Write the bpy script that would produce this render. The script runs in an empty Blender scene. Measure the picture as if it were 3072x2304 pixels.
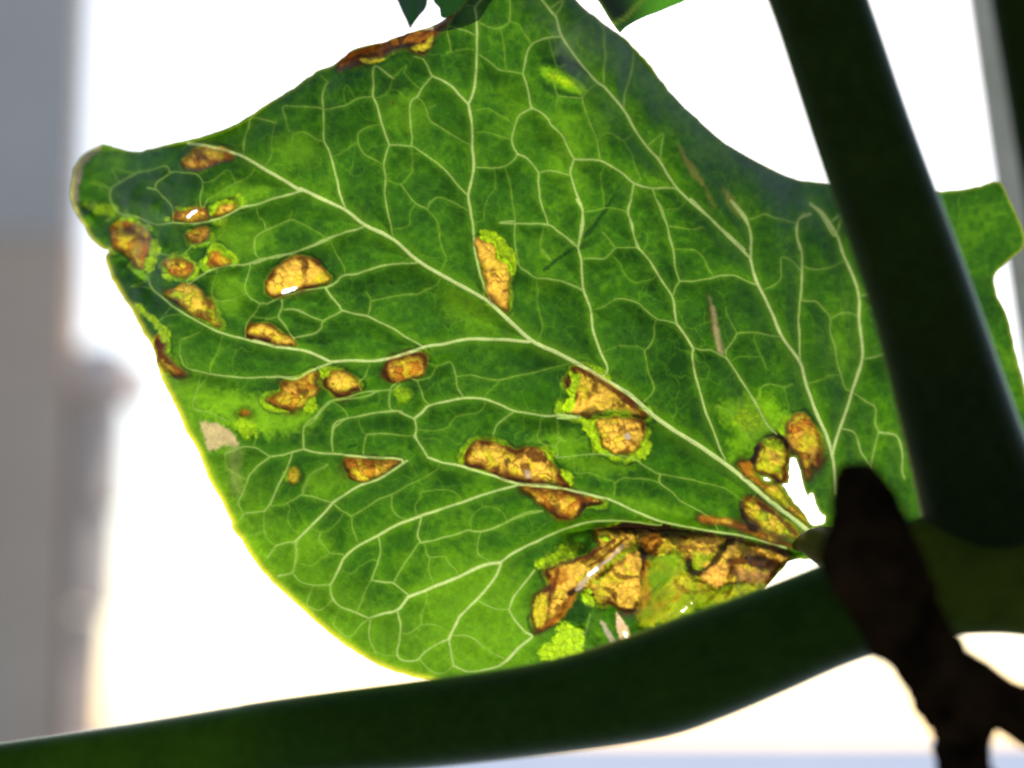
import bpy, math, random
import numpy as np
from mathutils import Vector, Matrix

R = math.radians
scene = bpy.context.scene
col = scene.collection
# ------------------------------------------------------------------ camera, sky, sun, exposure
# units: 1 Blender unit = 1 cm.  The leaf is about 6 cm wide and hangs 16 cm in front of the lens.
scene.unit_settings.system = 'METRIC'
scene.unit_settings.scale_length = 0.01
D = 16.0                 # lens to the plane in focus
SPX = 0.0025             # cm per photo pixel in that plane
PITCH = R(9.35)
CAM = Vector((0.0, -D, 25.0))
LENS = 36.0 * D / (3072 * SPX)
APER = 0.36              # entrance pupil, cm

cam_d = bpy.data.cameras.new("camera")
cam = bpy.data.objects.new("camera", cam_d)
col.objects.link(cam)
cam.location = CAM
cam.rotation_euler = (R(90) + PITCH, 0, 0)
cam_d.sensor_width = 36.0
cam_d.lens = LENS
cam_d.clip_start = 0.1
cam_d.clip_end = 300000.0
cam_d.dof.use_dof = True
cam_d.dof.focus_distance = D
cam_d.dof.aperture_fstop = LENS * 0.001 / APER
scene.camera = cam

SUN_AZ, SUN_EL = R(7), R(33)      # azimuth from +Y (away from the lens) towards +X
world = bpy.data.worlds.new("World")
scene.world = world
world.use_nodes = True
wn = world.node_tree
for n in list(wn.nodes):
    wn.nodes.remove(n)
w_out = wn.nodes.new('ShaderNodeOutputWorld')
w_bg = wn.nodes.new('ShaderNodeBackground')
w_sky = wn.nodes.new('ShaderNodeTexSky')
w_sky.sky_type = 'NISHITA'
w_sky.sun_disc = False
w_sky.sun_elevation = SUN_EL
w_sky.sun_rotation = SUN_AZ
w_sky.dust_density = 1.0
w_bg.inputs['Strength'].default_value = 0.07
wn.links.new(w_sky.outputs[0], w_bg.inputs[0])
wn.links.new(w_bg.outputs[0], w_out.inputs[0])

sun_d = bpy.data.lights.new("sun", 'SUN')
sun_d.energy = 5.0
sun_d.angle = R(0.5)
sun_d.color = (1.0, 0.95, 0.86)
sun = bpy.data.objects.new("sun", sun_d)
col.objects.link(sun)
SUN_V = Vector((math.sin(SUN_AZ) * math.cos(SUN_EL), math.cos(SUN_AZ) * math.cos(SUN_EL), math.sin(SUN_EL)))
sun.rotation_euler = (-SUN_V).to_track_quat('-Z', 'Y').to_euler()
sun.location = SUN_V * 100

scene.view_settings.view_transform = 'Standard'
scene.view_settings.look = 'None'
scene.view_settings.gamma = 1.0
scene.view_settings.exposure = 1.35
scene.render.engine = 'CYCLES'
scene.cycles.filter_width = 2.0
scene.cycles.max_bounces = 8
scene.cycles.transmission_bounces = 6
scene.cycles.diffuse_bounces = 4
scene.cycles.sample_clamp_indirect = 6.0

# ------------------------------------------------------------------ tracing frames: photo pixel of a traced point
TILES = {'A': (0, 300, 2.212), 'B': (200, 1000, 2.212), 'C': (700, 0, 2.212), 'D': (800, 600, 2.212),
         'E': (1500, 0, 2.212), 'F': (1700, 600, 2.212), 'G': (1500, 1150, 2.212), 'H': (700, 1300, 2.212),
         'I': (2072, 1300, 2.212), 'J': (2072, 1554, 2.212), 'K': (2172, 0, 2.458), 'M': (0, 0, 0.72005),
         'P': (1450, 1500, 3.318), 'Q': (1900, 1500, 4.022), 'R': (2100, 1150, 3.318), 'S': (1600, 1050, 4.148),
         'T': (1300, 1280, 3.687), 'U': (250, 600, 4.148), 'X': (0, 0, 1.0)}


def pts(t, s):
    ox, oy, k = TILES[t]
    a = np.array([[float(v) for v in p.split(',')] for p in s.split()])
    return a / k + np.array([ox, oy])


CP, SP = math.cos(PITCH), math.sin(PITCH)


def place(px, py, depth):
    """A point of the photograph at a given distance behind (+) or before (-) the plane in focus, in world cm."""
    k = SPX * (D + depth) / D
    x = (px - 1536.0) * k
    v = (1152.0 - py) * k
    f = D + depth
    return np.stack([CAM.x + x + 0 * f, CAM.y + f * CP - v * SP, CAM.z + f * SP + v * CP], -1)


def smooth(p, n=5, closed=False):
    p = np.asarray(p, float)
    N = len(p)
    if N < 3 and not closed:
        return np.array([p[0] + (p[-1] - p[0]) * t for t in np.linspace(0, 1, n + 1)])
    out = []
    for i in range(N if closed else N - 1):
        if closed:
            a, b, c, d = p[i - 1], p[i], p[(i + 1) % N], p[(i + 2) % N]
        else:
            b, c = p[i], p[i + 1]
            a = p[i - 1] if i > 0 else 2 * b - c
            d = p[i + 2] if i + 2 < N else 2 * c - b
        for k in range(n):
            t = k / n
            out.append(0.5 * (2 * b + (c - a) * t + (2 * a - 5 * b + 4 * c - d) * t * t + (3 * b - a - 3 * c + d) * t ** 3))
    if not closed:
        out.append(p[-1])
    return np.array(out)


# ------------------------------------------------------------------ noise
_rng = np.random.RandomState(7)
_tab = _rng.rand(64, 256, 256).astype(np.float32)


def vnoise(x, y, scale, seed):
    t = _tab[seed % 64]
    u, v = x / scale, y / scale
    iu, iv = np.floor(u).astype(int), np.floor(v).astype(int)
    fu, fv = u - iu, v - iv
    fu = fu * fu * (3 - 2 * fu)
    fv = fv * fv * (3 - 2 * fv)
    a, b = iu & 255, iv & 255
    a1, b1 = (iu + 1) & 255, (iv + 1) & 255
    return ((t[a, b] * (1 - fu) + t[a1, b] * fu) * (1 - fv) + (t[a, b1] * (1 - fu) + t[a1, b1] * fu) * fv) * 2 - 1


def fbm(x, y, scale, seed, octs=3):
    s, a, r = 0, 1.0, 0
    for k in range(octs):
        s = s + a * vnoise(x + 37 * k, y - 53 * k, scale / 2 ** k, seed + k)
        r += a
        a *= 0.55
    return s / r


def worley(x, y, cell, seed):
    tx, ty, ti = _tab[seed % 64], _tab[(seed + 11) % 64], _tab[(seed + 23) % 64]
    u, v = x / cell, y / cell
    iu, iv = np.floor(u).astype(int), np.floor(v).astype(int)
    f1 = np.full(u.shape, 9.0)
    f2 = np.full(u.shape, 9.0)
    cid = np.zeros(u.shape)
    for dx in (-1, 0, 1):
        for dy in (-1, 0, 1):
            a, b = (iu + dx) & 255, (iv + dy) & 255
            d = np.hypot(iu + dx + 0.1 + 0.8 * tx[a, b] - u, iv + dy + 0.1 + 0.8 * ty[a, b] - v)
            m = d < f1
            f2 = np.where(m, f1, np.minimum(f2, d))
            cid = np.where(m, ti[a, b], cid)
            f1 = np.where(m, d, f1)
    return f1, f2, cid


def sstep(x, a, b):
    t = np.clip((x - a) / (b - a), 0, 1)
    return t * t * (3 - 2 * t)


def lin(r, g, b):
    return np.array([(c / 255 / 12.92) if c <= 10 else ((c / 255 + 0.055) / 1.055) ** 2.4 for c in (r, g, b)])


# ------------------------------------------------------------------ object helpers
def tag(o, label=None, cat=None, group=None, kind=None):
    if label: o['label'] = label
    if cat: o['category'] = cat
    if group: o['group'] = group
    if kind: o['kind'] = kind
    return o


def empty(name, loc):
    o = bpy.data.objects.new(name, None)
    o.empty_display_size = 1.0
    o.location = loc
    col.objects.link(o)
    return o


def mesh_obj(name, verts, faces, mat, parent=None, base=(0, 0, 0), normals=None, pig=None):
    """One mesh object; verts are world coordinates, base the world place of its root."""
    v = np.asarray(verts, float) - np.asarray(base, float)
    me = bpy.data.meshes.new(name)
    f = np.asarray(faces) if len({len(q) for q in faces}) == 1 else None
    if f is not None:
        me.vertices.add(len(v))
        me.vertices.foreach_set('co', v.astype(np.float32).ravel())
        k = f.shape[1]
        me.loops.add(f.size)
        me.loops.foreach_set('vertex_index', f.astype(np.int32).ravel())
        me.polygons.add(len(f))
        me.polygons.foreach_set('loop_start', np.arange(0, f.size, k, dtype=np.int32))
        me.update(calc_edges=True)
    else:
        me.from_pydata([tuple(q) for q in v], [], [tuple(q) for q in faces])
    me.polygons.foreach_set('use_smooth', np.ones(len(me.polygons), bool))
    if pig is not None:
        at = me.attributes.new('pigment', 'FLOAT_COLOR', 'POINT')
        at.data.foreach_set('color', np.concatenate([pig, np.ones((len(pig), 1))], 1).astype(np.float32).ravel())
    if normals is not None:
        me.normals_split_custom_set_from_vertices(normals.astype(np.float32))
    me.materials.append(mat)
    o = bpy.data.objects.new(name, me)
    col.objects.link(o)
    if parent is not None:
        o.parent = parent
    return o


# ------------------------------------------------------------------ materials
def new_mat(name):
    m = bpy.data.materials.new(name)
    m.use_nodes = True
    nt = m.node_tree
    for n in list(nt.nodes):
        nt.nodes.remove(n)
    out = nt.nodes.new('ShaderNodeOutputMaterial')
    return m, nt, out


def node(nt, t, **kw):
    n = nt.nodes.new(t)
    for k, v in kw.items():
        setattr(n, k, v)
    return n


def mixcol(nt, a, b, fac, mode='MIX'):
    n = node(nt, 'ShaderNodeMix', data_type='RGBA', blend_type=mode)
    for key, v in ((0, fac), (6, a), (7, b)):
        if hasattr(v, 'is_linked') or isinstance(v, bpy.types.NodeSocket):
            nt.links.new(v, n.inputs[key])
        elif isinstance(v, (int, float)):
            n.inputs[key].default_value = v
        else:
            n.inputs[key].default_value = (*v, 1)
    return n.outputs[2]


def noise_node(nt, scale, detail=3, rough=0.6):
    tc = node(nt, 'ShaderNodeTexCoord')
    n = node(nt, 'ShaderNodeTexNoise')
    n.inputs['Scale'].default_value = scale
    n.inputs['Detail'].default_value = detail
    n.inputs['Roughness'].default_value = rough
    nt.links.new(tc.outputs['Object'], n.inputs['Vector'])
    return n


def maprange(nt, sock, a, b, c, d):
    n = node(nt, 'ShaderNodeMapRange')
    nt.links.new(sock, n.inputs[0])
    for i, v in enumerate((a, b, c, d)):
        n.inputs[1 + i].default_value = v
    return n.outputs[0]


def leaf_material(name, reflect=0.22, rough=0.45, bump=0.35, gloss=0.7):
    """Thin leaf tissue: the pigment attribute tints the light that passes and, fainter, the light that bounces."""
    m, nt, out = new_mat(name)
    at = node(nt, 'ShaderNodeAttribute', attribute_name='pigment')
    grain = noise_node(nt, 60, 4, 0.7)
    speck = noise_node(nt, 190, 1, 0.5)
    g = maprange(nt, grain.outputs[0], 0.25, 0.75, 0.80, 1.20)
    s = maprange(nt, speck.outputs[0], 0.66, 0.80, 1.0, 1.5)
    mul = node(nt, 'ShaderNodeMath', operation='MULTIPLY')
    nt.links.new(g, mul.inputs[0]); nt.links.new(s, mul.inputs[1])
    vs = node(nt, 'ShaderNodeVectorMath', operation='SCALE')
    nt.links.new(at.outputs['Color'], vs.inputs[0]); nt.links.new(mul.outputs[0], vs.inputs['Scale'])
    bp = node(nt, 'ShaderNodeBump')
    bp.inputs['Strength'].default_value = bump
    bp.inputs['Distance'].default_value = 0.012
    nt.links.new(grain.outputs[0], bp.inputs['Height'])
    tr = node(nt, 'ShaderNodeBsdfTranslucent')
    nt.links.new(vs.outputs[0], tr.inputs['Color'])
    nt.links.new(bp.outputs[0], tr.inputs['Normal'])
    rc = node(nt, 'ShaderNodeVectorMath', operation='SCALE')
    nt.links.new(vs.outputs[0], rc.inputs[0]); rc.inputs['Scale'].default_value = reflect
    df = node(nt, 'ShaderNodeBsdfDiffuse')
    nt.links.new(rc.outputs[0], df.inputs['Color'])
    nt.links.new(bp.outputs[0], df.inputs['Normal'])
    add = node(nt, 'ShaderNodeAddShader')
    nt.links.new(tr.outputs[0], add.inputs[0]); nt.links.new(df.outputs[0], add.inputs[1])
    gl = node(nt, 'ShaderNodeBsdfGlossy')
    gl.inputs['Roughness'].default_value = rough
    nt.links.new(bp.outputs[0], gl.inputs['Normal'])
    fr = node(nt, 'ShaderNodeFresnel')
    fr.inputs['IOR'].default_value = 1.38
    fm = node(nt, 'ShaderNodeMath', operation='MULTIPLY')
    nt.links.new(fr.outputs[0], fm.inputs[0]); fm.inputs[1].default_value = gloss
    mx = node(nt, 'ShaderNodeMixShader')
    nt.links.new(fm.outputs[0], mx.inputs[0]); nt.links.new(add.outputs[0], mx.inputs[1]); nt.links.new(gl.outputs[0], mx.inputs[2])
    nt.links.new(mx.outputs[0], out.inputs[0])
    return m


def stem_material(name, skin, glow, rough=0.35, nscale=3.0, sheen=0.6):
    """Hollow green stem: a dark waxy skin, glossy only at a grazing angle, whose walls let a little light through."""
    m, nt, out = new_mat(name)
    n1 = noise_node(nt, nscale, 4, 0.6)
    n2 = noise_node(nt, nscale * 9, 4, 0.65)
    n3 = noise_node(nt, nscale * 4, 3, 0.7)
    f3 = maprange(nt, n3.outputs[0], 0.3, 0.7, 0, 1)
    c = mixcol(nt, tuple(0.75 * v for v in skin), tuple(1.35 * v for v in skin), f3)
    gc = mixcol(nt, tuple(0.75 * v for v in glow), tuple(1.2 * v for v in glow), maprange(nt, n1.outputs[0], 0.3, 0.7, 0, 1))
    bp = node(nt, 'ShaderNodeBump')
    bp.inputs['Strength'].default_value = 0.35
    bp.inputs['Distance'].default_value = 0.02
    nt.links.new(n2.outputs[0], bp.inputs['Height'])
    df = node(nt, 'ShaderNodeBsdfDiffuse')
    nt.links.new(c, df.inputs['Color'])
    nt.links.new(bp.outputs[0], df.inputs['Normal'])
    tr = node(nt, 'ShaderNodeBsdfTranslucent')
    nt.links.new(gc, tr.inputs['Color'])
    add = node(nt, 'ShaderNodeAddShader')
    nt.links.new(df.outputs[0], add.inputs[0]); nt.links.new(tr.outputs[0], add.inputs[1])
    gl = node(nt, 'ShaderNodeBsdfGlossy')
    gl.inputs['Roughness'].default_value = rough
    gl.inputs['Color'].default_value = (0.8, 0.85, 0.75, 1)
    nt.links.new(bp.outputs[0], gl.inputs['Normal'])
    lw = node(nt, 'ShaderNodeLayerWeight')
    lw.inputs['Blend'].default_value = 0.5
    pw = node(nt, 'ShaderNodeMath', operation='POWER')
    nt.links.new(lw.outputs['Facing'], pw.inputs[0]); pw.inputs[1].default_value = 4.5
    ml = node(nt, 'ShaderNodeMath', operation='MULTIPLY')
    nt.links.new(pw.outputs[0], ml.inputs[0]); ml.inputs[1].default_value = sheen
    mx = node(nt, 'ShaderNodeMixShader')
    nt.links.new(ml.outputs[0], mx.inputs[0]); nt.links.new(add.outputs[0], mx.inputs[1]); nt.links.new(gl.outputs[0], mx.inputs[2])
    nt.links.new(mx.outputs[0], out.inputs[0])
    return m


def plain_material(name, c1, c2, nscale, rough=0.85, bump=0.4, bdist=0.5, c3=None, spec=0.0):
    m, nt, out = new_mat(name)
    n1 = noise_node(nt, nscale, 5, 0.6)
    n2 = noise_node(nt, nscale * 12, 4, 0.65)
    f = maprange(nt, n1.outputs[0], 0.3, 0.7, 0, 1)
    c = mixcol(nt, c1, c2, f)
    if c3 is not None:
        n3 = noise_node(nt, nscale * 0.4, 2, 0.5)
        c = mixcol(nt, c, c3, maprange(nt, n3.outputs[0], 0.45, 0.62, 0, 1))
    f2 = maprange(nt, n2.outputs[0], 0.2, 0.8, 0.8, 1.15)
    vs = node(nt, 'ShaderNodeVectorMath', operation='SCALE')
    nt.links.new(c, vs.inputs[0]); nt.links.new(f2, vs.inputs['Scale'])
    bp = node(nt, 'ShaderNodeBump')
    bp.inputs['Strength'].default_value = bump
    bp.inputs['Distance'].default_value = bdist
    nt.links.new(n2.outputs[0], bp.inputs['Height'])
    p = node(nt, 'ShaderNodeBsdfPrincipled')
    nt.links.new(vs.outputs[0], p.inputs['Base Color'])
    nt.links.new(bp.outputs[0], p.inputs['Normal'])
    p.inputs['Roughness'].default_value = rough
    p.inputs['Specular IOR Level'].default_value = spec
    nt.links.new(p.outputs[0], out.inputs[0])
    return m


M_LEAF = leaf_material('blighted leaf tissue')
M_LEAF2 = leaf_material('healthy leaf tissue', reflect=0.45, bump=0.2)
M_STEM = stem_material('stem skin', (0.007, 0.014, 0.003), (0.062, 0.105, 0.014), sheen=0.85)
M_STEM3 = stem_material('lit stem skin', (0.008, 0.015, 0.003), (0.19, 0.205, 0.010), sheen=0.08)  # brighter copy of the stem skin, sunlit glow put into its colour
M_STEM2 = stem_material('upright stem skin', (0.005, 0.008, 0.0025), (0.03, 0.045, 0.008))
M_STALK = stem_material('olive leaf stalk', (0.03, 0.03, 0.006), (0.10, 0.09, 0.01), sheen=0.12)
M_DRY = plain_material('withered brown tissue', (0.003, 0.0025, 0.0015), (0.028, 0.015, 0.006), 4.0, 0.8, 0.9, 0.08)
M_WALL = plain_material('weathered concrete', (0.60, 0.44, 0.31), (0.68, 0.51, 0.37), 0.02, c3=(0.62, 0.42, 0.30))
M_STONE = plain_material('pale stone', (0.52, 0.40, 0.31), (0.62, 0.52, 0.44), 0.05, c3=(0.60, 0.45, 0.36))
M_STAKE = plain_material('grey wood', (0.42, 0.38, 0.27), (0.56, 0.50, 0.38), 0.6, bdist=0.05)
M_GROUND = plain_material('pale paving', (0.20, 0.23, 0.31), (0.27, 0.30, 0.37), 0.004, bdist=0.3)

# ------------------------------------------------------------------ the blighted leaf, traced
OUTLINE = np.concatenate([
    pts('A', '690,290 760,310 830,330 900,342 960,332 1080,302 1220,270 1320,245 1400,220 1480,198 1560,160 1650,108 1750,42'),
    pts('C', '280,658 330,626 400,585 480,525 560,468 640,440 700,402 760,350 800,326 880,306 950,286 1010,275 1080,248 1160,222 1250,195 1330,165 1400,128 1450,95 1490,60 1540,0 1620,-110 1700,-240'),
    pts('E', '330,-240 430,-110 480,-40 560,50 640,115 700,160 760,205 840,265 900,325 960,385 1010,445 1070,530 1150,630 1240,722 1320,795 1390,860 1500,950 1650,1040 1800,1120 1950,1182 2100,1208 2212,1214'),
    pts('M', '1830,405 1930,415 2050,412 2100,405 2150,392 2165,400 2185,440 2212,505 2205,540 2170,570 2148,600 2155,640 2175,680 2195,770 2225,900 2225,1010 2180,1080 2100,1170 1990,1200'),
    pts('R', '1700,1520 1500,1490 1330,1460 1230,1445 1150,1450'),
    pts('G', '2075,965 2060,1040 2090,1090 2105,1150 2060,1165 2000,1165 1960,1168 1920,1180 1900,1195 1875,1235 1850,1260 1800,1310 1760,1360 1720,1420 1500,1620 1200,1740 900,1830 600,1900'),
    pts('H', '1700,1760 1500,1720 1400,1680 1320,1645 1200,1618 1100,1590 960,1540 830,1460 720,1390 620,1310 480,1190 340,1060 250,980 190,910 110,800 60,710 0,640'),
    pts('B', '1090,1240 1010,1080 950,980 900,850 850,740 790,640 740,520 680,400 630,290 600,190 570,80'),
    pts('A', '960,1560 920,1480 860,1375 800,1285 740,1185 705,1090 702,1040 725,1000 690,995 640,958 590,900 560,840 530,790 500,740 475,680 468,600 480,520 500,440 540,380 600,330 660,300'),
])
HOLES = [pts('R', '900,745 950,750 985,820 1000,900 1030,1000 1060,1100 1080,1150 1085,1110 1120,1095 1150,1180 1190,1270 1252,1345 1215,1395 1140,1418 1090,1390 1060,1320 1000,1250 930,1180 890,1110 850,1050 810,1010 850,990 885,985 885,900 890,820'),
         pts('A', '1238,778 1262,748 1300,724 1312,734 1272,772 1248,790'),
         pts('A', '1865,1276 1890,1252 1960,1240 1985,1245 1950,1264 1890,1285'),
         pts('G', '1740,622 1770,624 1795,642 1765,645'),
         pts('P', '1030,740 1075,700 1120,672 1135,690 1085,735 1050,762'),
         pts('P', '1385,1300 1420,1310 1445,1370 1440,1400 1405,1370'),
         pts('Q', '560,1345 640,1280 735,1215 745,1222 660,1295 580,1362')]

# tile, width(px), width at the end, polyline
V = []


def vn(t, w, s, w1=None):
    V.append((pts(t, s), w, w if w1 is None else w1))


MID = np.concatenate([pts('A', '1250,290 1350,302 1500,338 1610,375 1750,455 1880,530 1990,600'),
                      pts('D', '230,-70 380,0 520,65 650,165 840,260 990,395 1200,520 1450,660 1600,790 1750,930 1900,1000 2050,1080'),
                      pts('G', '740,0 870,80 1000,200 1150,310 1300,400 1500,540 1650,660 1800,790 1920,880 2060,990')])
V.append((MID, 13, 21))
# C
vn('C', 9, '750,1395 715,1310 690,1210 660,1090 640,1010 600,930 598,820 595,730 590,650 605,580 630,545', 6)
vn('C', 5, '590,720 540,710 420,705 330,705')
vn('C', 5, '610,725 700,710 760,690 830,650 930,640')
vn('C', 5, '600,940 540,915 490,885 450,875 410,890 390,930', 3)
vn('C', 4, '630,545 575,500')
vn('C', 6, '1060,1590 1040,1480 1020,1390 1005,1300 1010,1200 1000,1100 1015,1020 1035,965', 7)
vn('C', 8.5, '1035,965 1010,900 985,820 960,720 930,640 930,560 940,440', 7)
vn('C', 4.5, '975,825 920,835 870,850 830,880 825,930 850,990 880,1030 940,1060 1000,1100')
vn('C', 3.5, '930,650 990,640 1040,590 1060,520 1100,480 1150,430')
vn('C', 6.5, '1035,965 1090,965 1180,970 1240,1005 1340,1075 1430,1155 1500,1240 1560,1300', 7)
vn('C', 7, '1180,970 1185,900 1175,800 1175,700 1195,660 1225,640 1260,570 1320,505')
vn('C', 4.5, '1225,645 1260,680 1285,740 1300,790 1380,850 1480,910 1570,960')
vn('C', 3, '1285,725 1340,700')
vn('C', 3.5, '1185,1000 1190,1100 1180,1150 1110,1220 1020,1195')
vn('C', 4.5, '1110,1220 1160,1290 1210,1350 1285,1385 1300,1350 1350,1310 1430,1325 1560,1395')
vn('C', 3, '1285,1385 1340,1450 1365,1500 1370,1600')
vn('C', 2.5, '1210,1355 1170,1420 1165,1500')
vn('C', 5.5, '70,1030 75,930 100,850 130,780')
vn('C', 3, '250,1030 260,900 285,800')
vn('C', 2.5, '1095,605 1130,640 1175,665')
vn('C', 3, '1130,480 1170,530 1240,590')
vn('C', 2.5, '735,650 735,590 760,570')
vn('C', 2.5, '345,780 360,850 400,880')
vn('C', 2.5, '690,1030 740,1000 820,940')
vn('C', 10, '1600,1655 1590,1500 1575,1400 1560,1300 1580,1200 1595,1100 1585,980 1585,850 1570,750 1560,690', 11)
vn('C', 10, '1560,690 1590,620 1610,500 1615,350 1615,200 1610,100 1605,45 1650,-10', 8.5)
vn('C', 9.5, '1560,690 1500,630 1450,575 1380,530 1320,500 1290,440 1260,390', 7)
vn('C', 5, '1260,390 1200,375')
vn('C', 5, '1605,45 1550,30')
vn('C', 5, '1610,235 1560,210 1490,190 1420,185')
vn('C', 4, '1610,330 1540,325 1480,335 1420,345')
vn('C', 5.5, '1630,365 1690,400 1750,455 1780,470 1840,475 1920,490')
vn('C', 4.5, '1640,155 1700,180 1770,185 1830,145 1835,80 1838,0')
vn('C', 4, '1830,145 1890,160 1920,200 1960,260')
vn('C', 3, '1785,240 1800,340 1808,460')
vn('C', 7, '1920,490 1935,420 1945,370 1975,300 2040,265 2110,250 2180,245')
vn('C', 7.5, '1920,490 1950,580 1975,700 1980,720')
vn('C', 7, '1980,720 1930,745 1890,780 1865,850 1850,920 1860,970 1885,1020')
vn('C', 5.5, '1885,1020 1860,1060 1800,1105 1720,1115 1610,1110')
vn('C', 4, '1800,1105 1830,1200 1850,1320 1870,1480')
vn('C', 4, '1850,930 1780,905 1690,880')
vn('C', 3, '1690,720 1760,760 1820,790 1860,830')
vn('C', 2.5, '1740,1170 1735,1250 1690,1310 1665,1400 1660,1460')
# E
vn('E', 9, '240,-60 280,0 340,80 375,120 405,230 480,350 560,450 640,540 690,575', 10)
vn('E', 10, '690,575 820,730 900,870 980,980 1060,1070 1120,1170 1180,1255 1300,1370 1420,1470 1560,1600 1620,1655')
vn('E', 5, '375,90 400,50 415,0')
vn('E', 5, '690,560 690,470 700,380 690,280 690,200 650,140')
vn('E', 6, '820,715 830,630 860,520 880,420 890,350')
vn('E', 5, '1065,1060 1070,980 1080,890')
vn('E', 7.5, '210,715 270,745 320,790 340,830 420,910 440,960 490,1050')
vn('E', 8, '490,1055 560,1060 660,1065 740,1105 810,1150 890,1215 1010,1250 1110,1245 1180,1260')
vn('E', 8, '490,1055 470,1120 470,1170 500,1270 540,1370 550,1420 540,1520 520,1640', 9)
vn('E', 7.5, '120,1020 180,1050 230,1110 255,1145')
vn('E', 6, '255,1145 340,1135 420,1150 465,1165')
vn('E', 7, '255,1145 255,1230 270,1330 300,1430 315,1485')
vn('E', 7, '0,1480 100,1485 200,1488 315,1490 390,1540 460,1590 520,1640')
vn('E', 7, '885,1225 870,1300 855,1370 850,1410 870,1480 890,1560 920,1640')
vn('E', 4, '850,1410 790,1390 740,1380 700,1380 650,1395 560,1405')
vn('E', 6.5, '1015,1260 1050,1360 1080,1430 1110,1510 1130,1600 1150,1655')
vn('E', 4.5, '660,1060 650,960 610,840 570,740 545,650')
vn('E', 4, '545,650 590,590 630,560')
vn('E', 4.5, '385,640 460,645 540,650')
vn('E', 4, '385,640 360,570 360,510 380,465 360,390 345,350')
vn('E', 3, '380,460 440,430')
vn('E', 3, '490,530 520,600 540,635')
vn('E', 2.5, '385,650 370,710')
vn('E', 3.5, '650,940 690,890 740,885 820,930')
vn('E', 3, '930,1180 890,1080 870,1020')
vn('E', 3, '690,1370 680,1260 670,1160')
vn('E', 3, '1110,1385 1190,1380')
vn('E', 3.5, '1130,1500 1200,1515 1280,1520 1330,1500')
vn('E', 3, '680,1540 720,1590 760,1640')
vn('E', 4, '100,1490 100,1655')
vn('E', 3, '290,1500 270,1655')
vn('E', 10, '1530,1330 1600,1420 1650,1500 1670,1580 1660,1655')
vn('E', 5, '1700,1440 1760,1420 1840,1450 1960,1480')
vn('E', 10, '2060,1350 2090,1380 2140,1440 2212,1560')
vn('E', 8, '1990,1655 1970,1560 1970,1480 2020,1420')
# F
vn('F', 10, '830,0 920,90 1020,190 1120,290 1220,390', 11)
vn('F', 13, '1220,390 1250,520 1310,640 1370,770 1430,910 1550,1080 1590,1230 1660,1420 1730,1580 1760,1690 1780,1800 1788,1950', 15)
vn('I', 7, '1090,0 1130,120 1195,225')
vn('I', 6, '1230,60 1200,180 1195,225 1200,330')
vn('I', 8, '1370,20 1405,150 1400,240 1420,300')
vn('F', 10, '1130,40 1190,120 1215,200 1225,300 1220,390')
vn('F', 7.5, '425,0 415,30 405,85 430,150 450,250 470,315 540,390 590,470 640,550 700,640 715,740 730,825', 9)
vn('F', 9.5, '730,825 780,890 840,985')
vn('F', 5.5, '470,315 400,315 330,320 290,355 245,390 140,390')
vn('F', 3, '330,320 290,265 250,225')
vn('F', 4, '405,85 330,55 250,50 190,70 110,80')
vn('F', 6, '730,825 660,805 600,795 540,745 480,690 420,665 350,655 310,665 240,710', 4)
vn('F', 4.5, '600,795 580,840 580,900 555,960 520,1000 530,1060 545,1150 580,1260')
vn('F', 3, '520,1000 470,970 400,970 340,970')
vn('F', 6, '840,985 900,995 960,1000 1060,1050')
vn('F', 6, '1060,1050 1060,1000 1100,940 1130,885')
vn('F', 5, '1130,885 1190,880 1260,880 1340,895 1430,915')
vn('F', 4, '1130,885 1100,830 1060,740 1060,710')
vn('F', 9.5, '840,985 835,1060 850,1150 880,1260 920,1400 960,1500 1020,1655 1050,1720', 8)
vn('F', 8, '1060,1050 1100,1110 1160,1200 1230,1310 1280,1400 1330,1490 1390,1550')
vn('F', 6.5, '600,0 640,80 665,170 690,260 710,350 720,440 750,540')
vn('F', 6, '750,540 720,590 705,630')
vn('F', 6, '750,540 830,540 900,530 970,515 1040,500 1110,500 1180,530 1250,560')
vn('F', 4, '970,500 930,430 900,370 850,335 760,325')
vn('F', 4, '675,175 740,180 850,195 910,175')
vn('F', 3.5, '560,525 500,540 460,550 410,520 370,460 360,430')
vn('F', 3, '1250,940 1280,1010 1310,1080 1325,1120')
vn('F', 2.5, '1150,1040 1300,1040')
vn('F', 9, '70,0 100,60 110,130 100,200 75,315')
vn('F', 7.5, '0,250 40,290 75,315')
vn('F', 10, '75,315 95,400 100,500 115,610 160,730 175,860 220,1000 270,1120')
vn('F', 6, '0,550 60,580 115,610')
vn('F', 9, '1620,90 1550,120 1530,160 1530,240 1560,340 1560,470 1555,620 1540,780 1545,900 1550,1070')
vn('F', 12, '1620,30 1700,90 1790,230 1830,350 1890,480 1940,640 1940,800 1960,960 1955,1080 1900,1250 1840,1440 1785,1600 1762,1695', 13)
vn('F', 7, '1790,220 1820,150 1840,90')
vn('F', 5, '1560,470 1500,410 1430,380 1420,450 1410,540')
vn('F', 5, '1560,440 1640,460 1740,450')
vn('F', 6, '1590,670 1660,680 1720,740 1750,790 1750,880 1780,980 1800,1100 1850,1250')
vn('F', 5, '1750,790 1800,760 1870,750 1930,770')
vn('F', 4, '1800,1160 1740,1165 1700,1190')
vn('F', 7, '1940,640 2010,620')
vn('F', 6, '1970,1060 2050,1040 2170,1010')
vn('F', 6, '1920,1290 1990,1340 2050,1380 2050,1480 2070,1540')
vn('F', 4.5, '1280,1310 1290,1250 1340,1220 1400,1230 1440,1240 1500,1220')
vn('F', 3, '1440,1240 1460,1320 1470,1400')
vn('F', 4, '990,1380 1060,1390 1110,1430 1160,1510 1210,1570')
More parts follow.
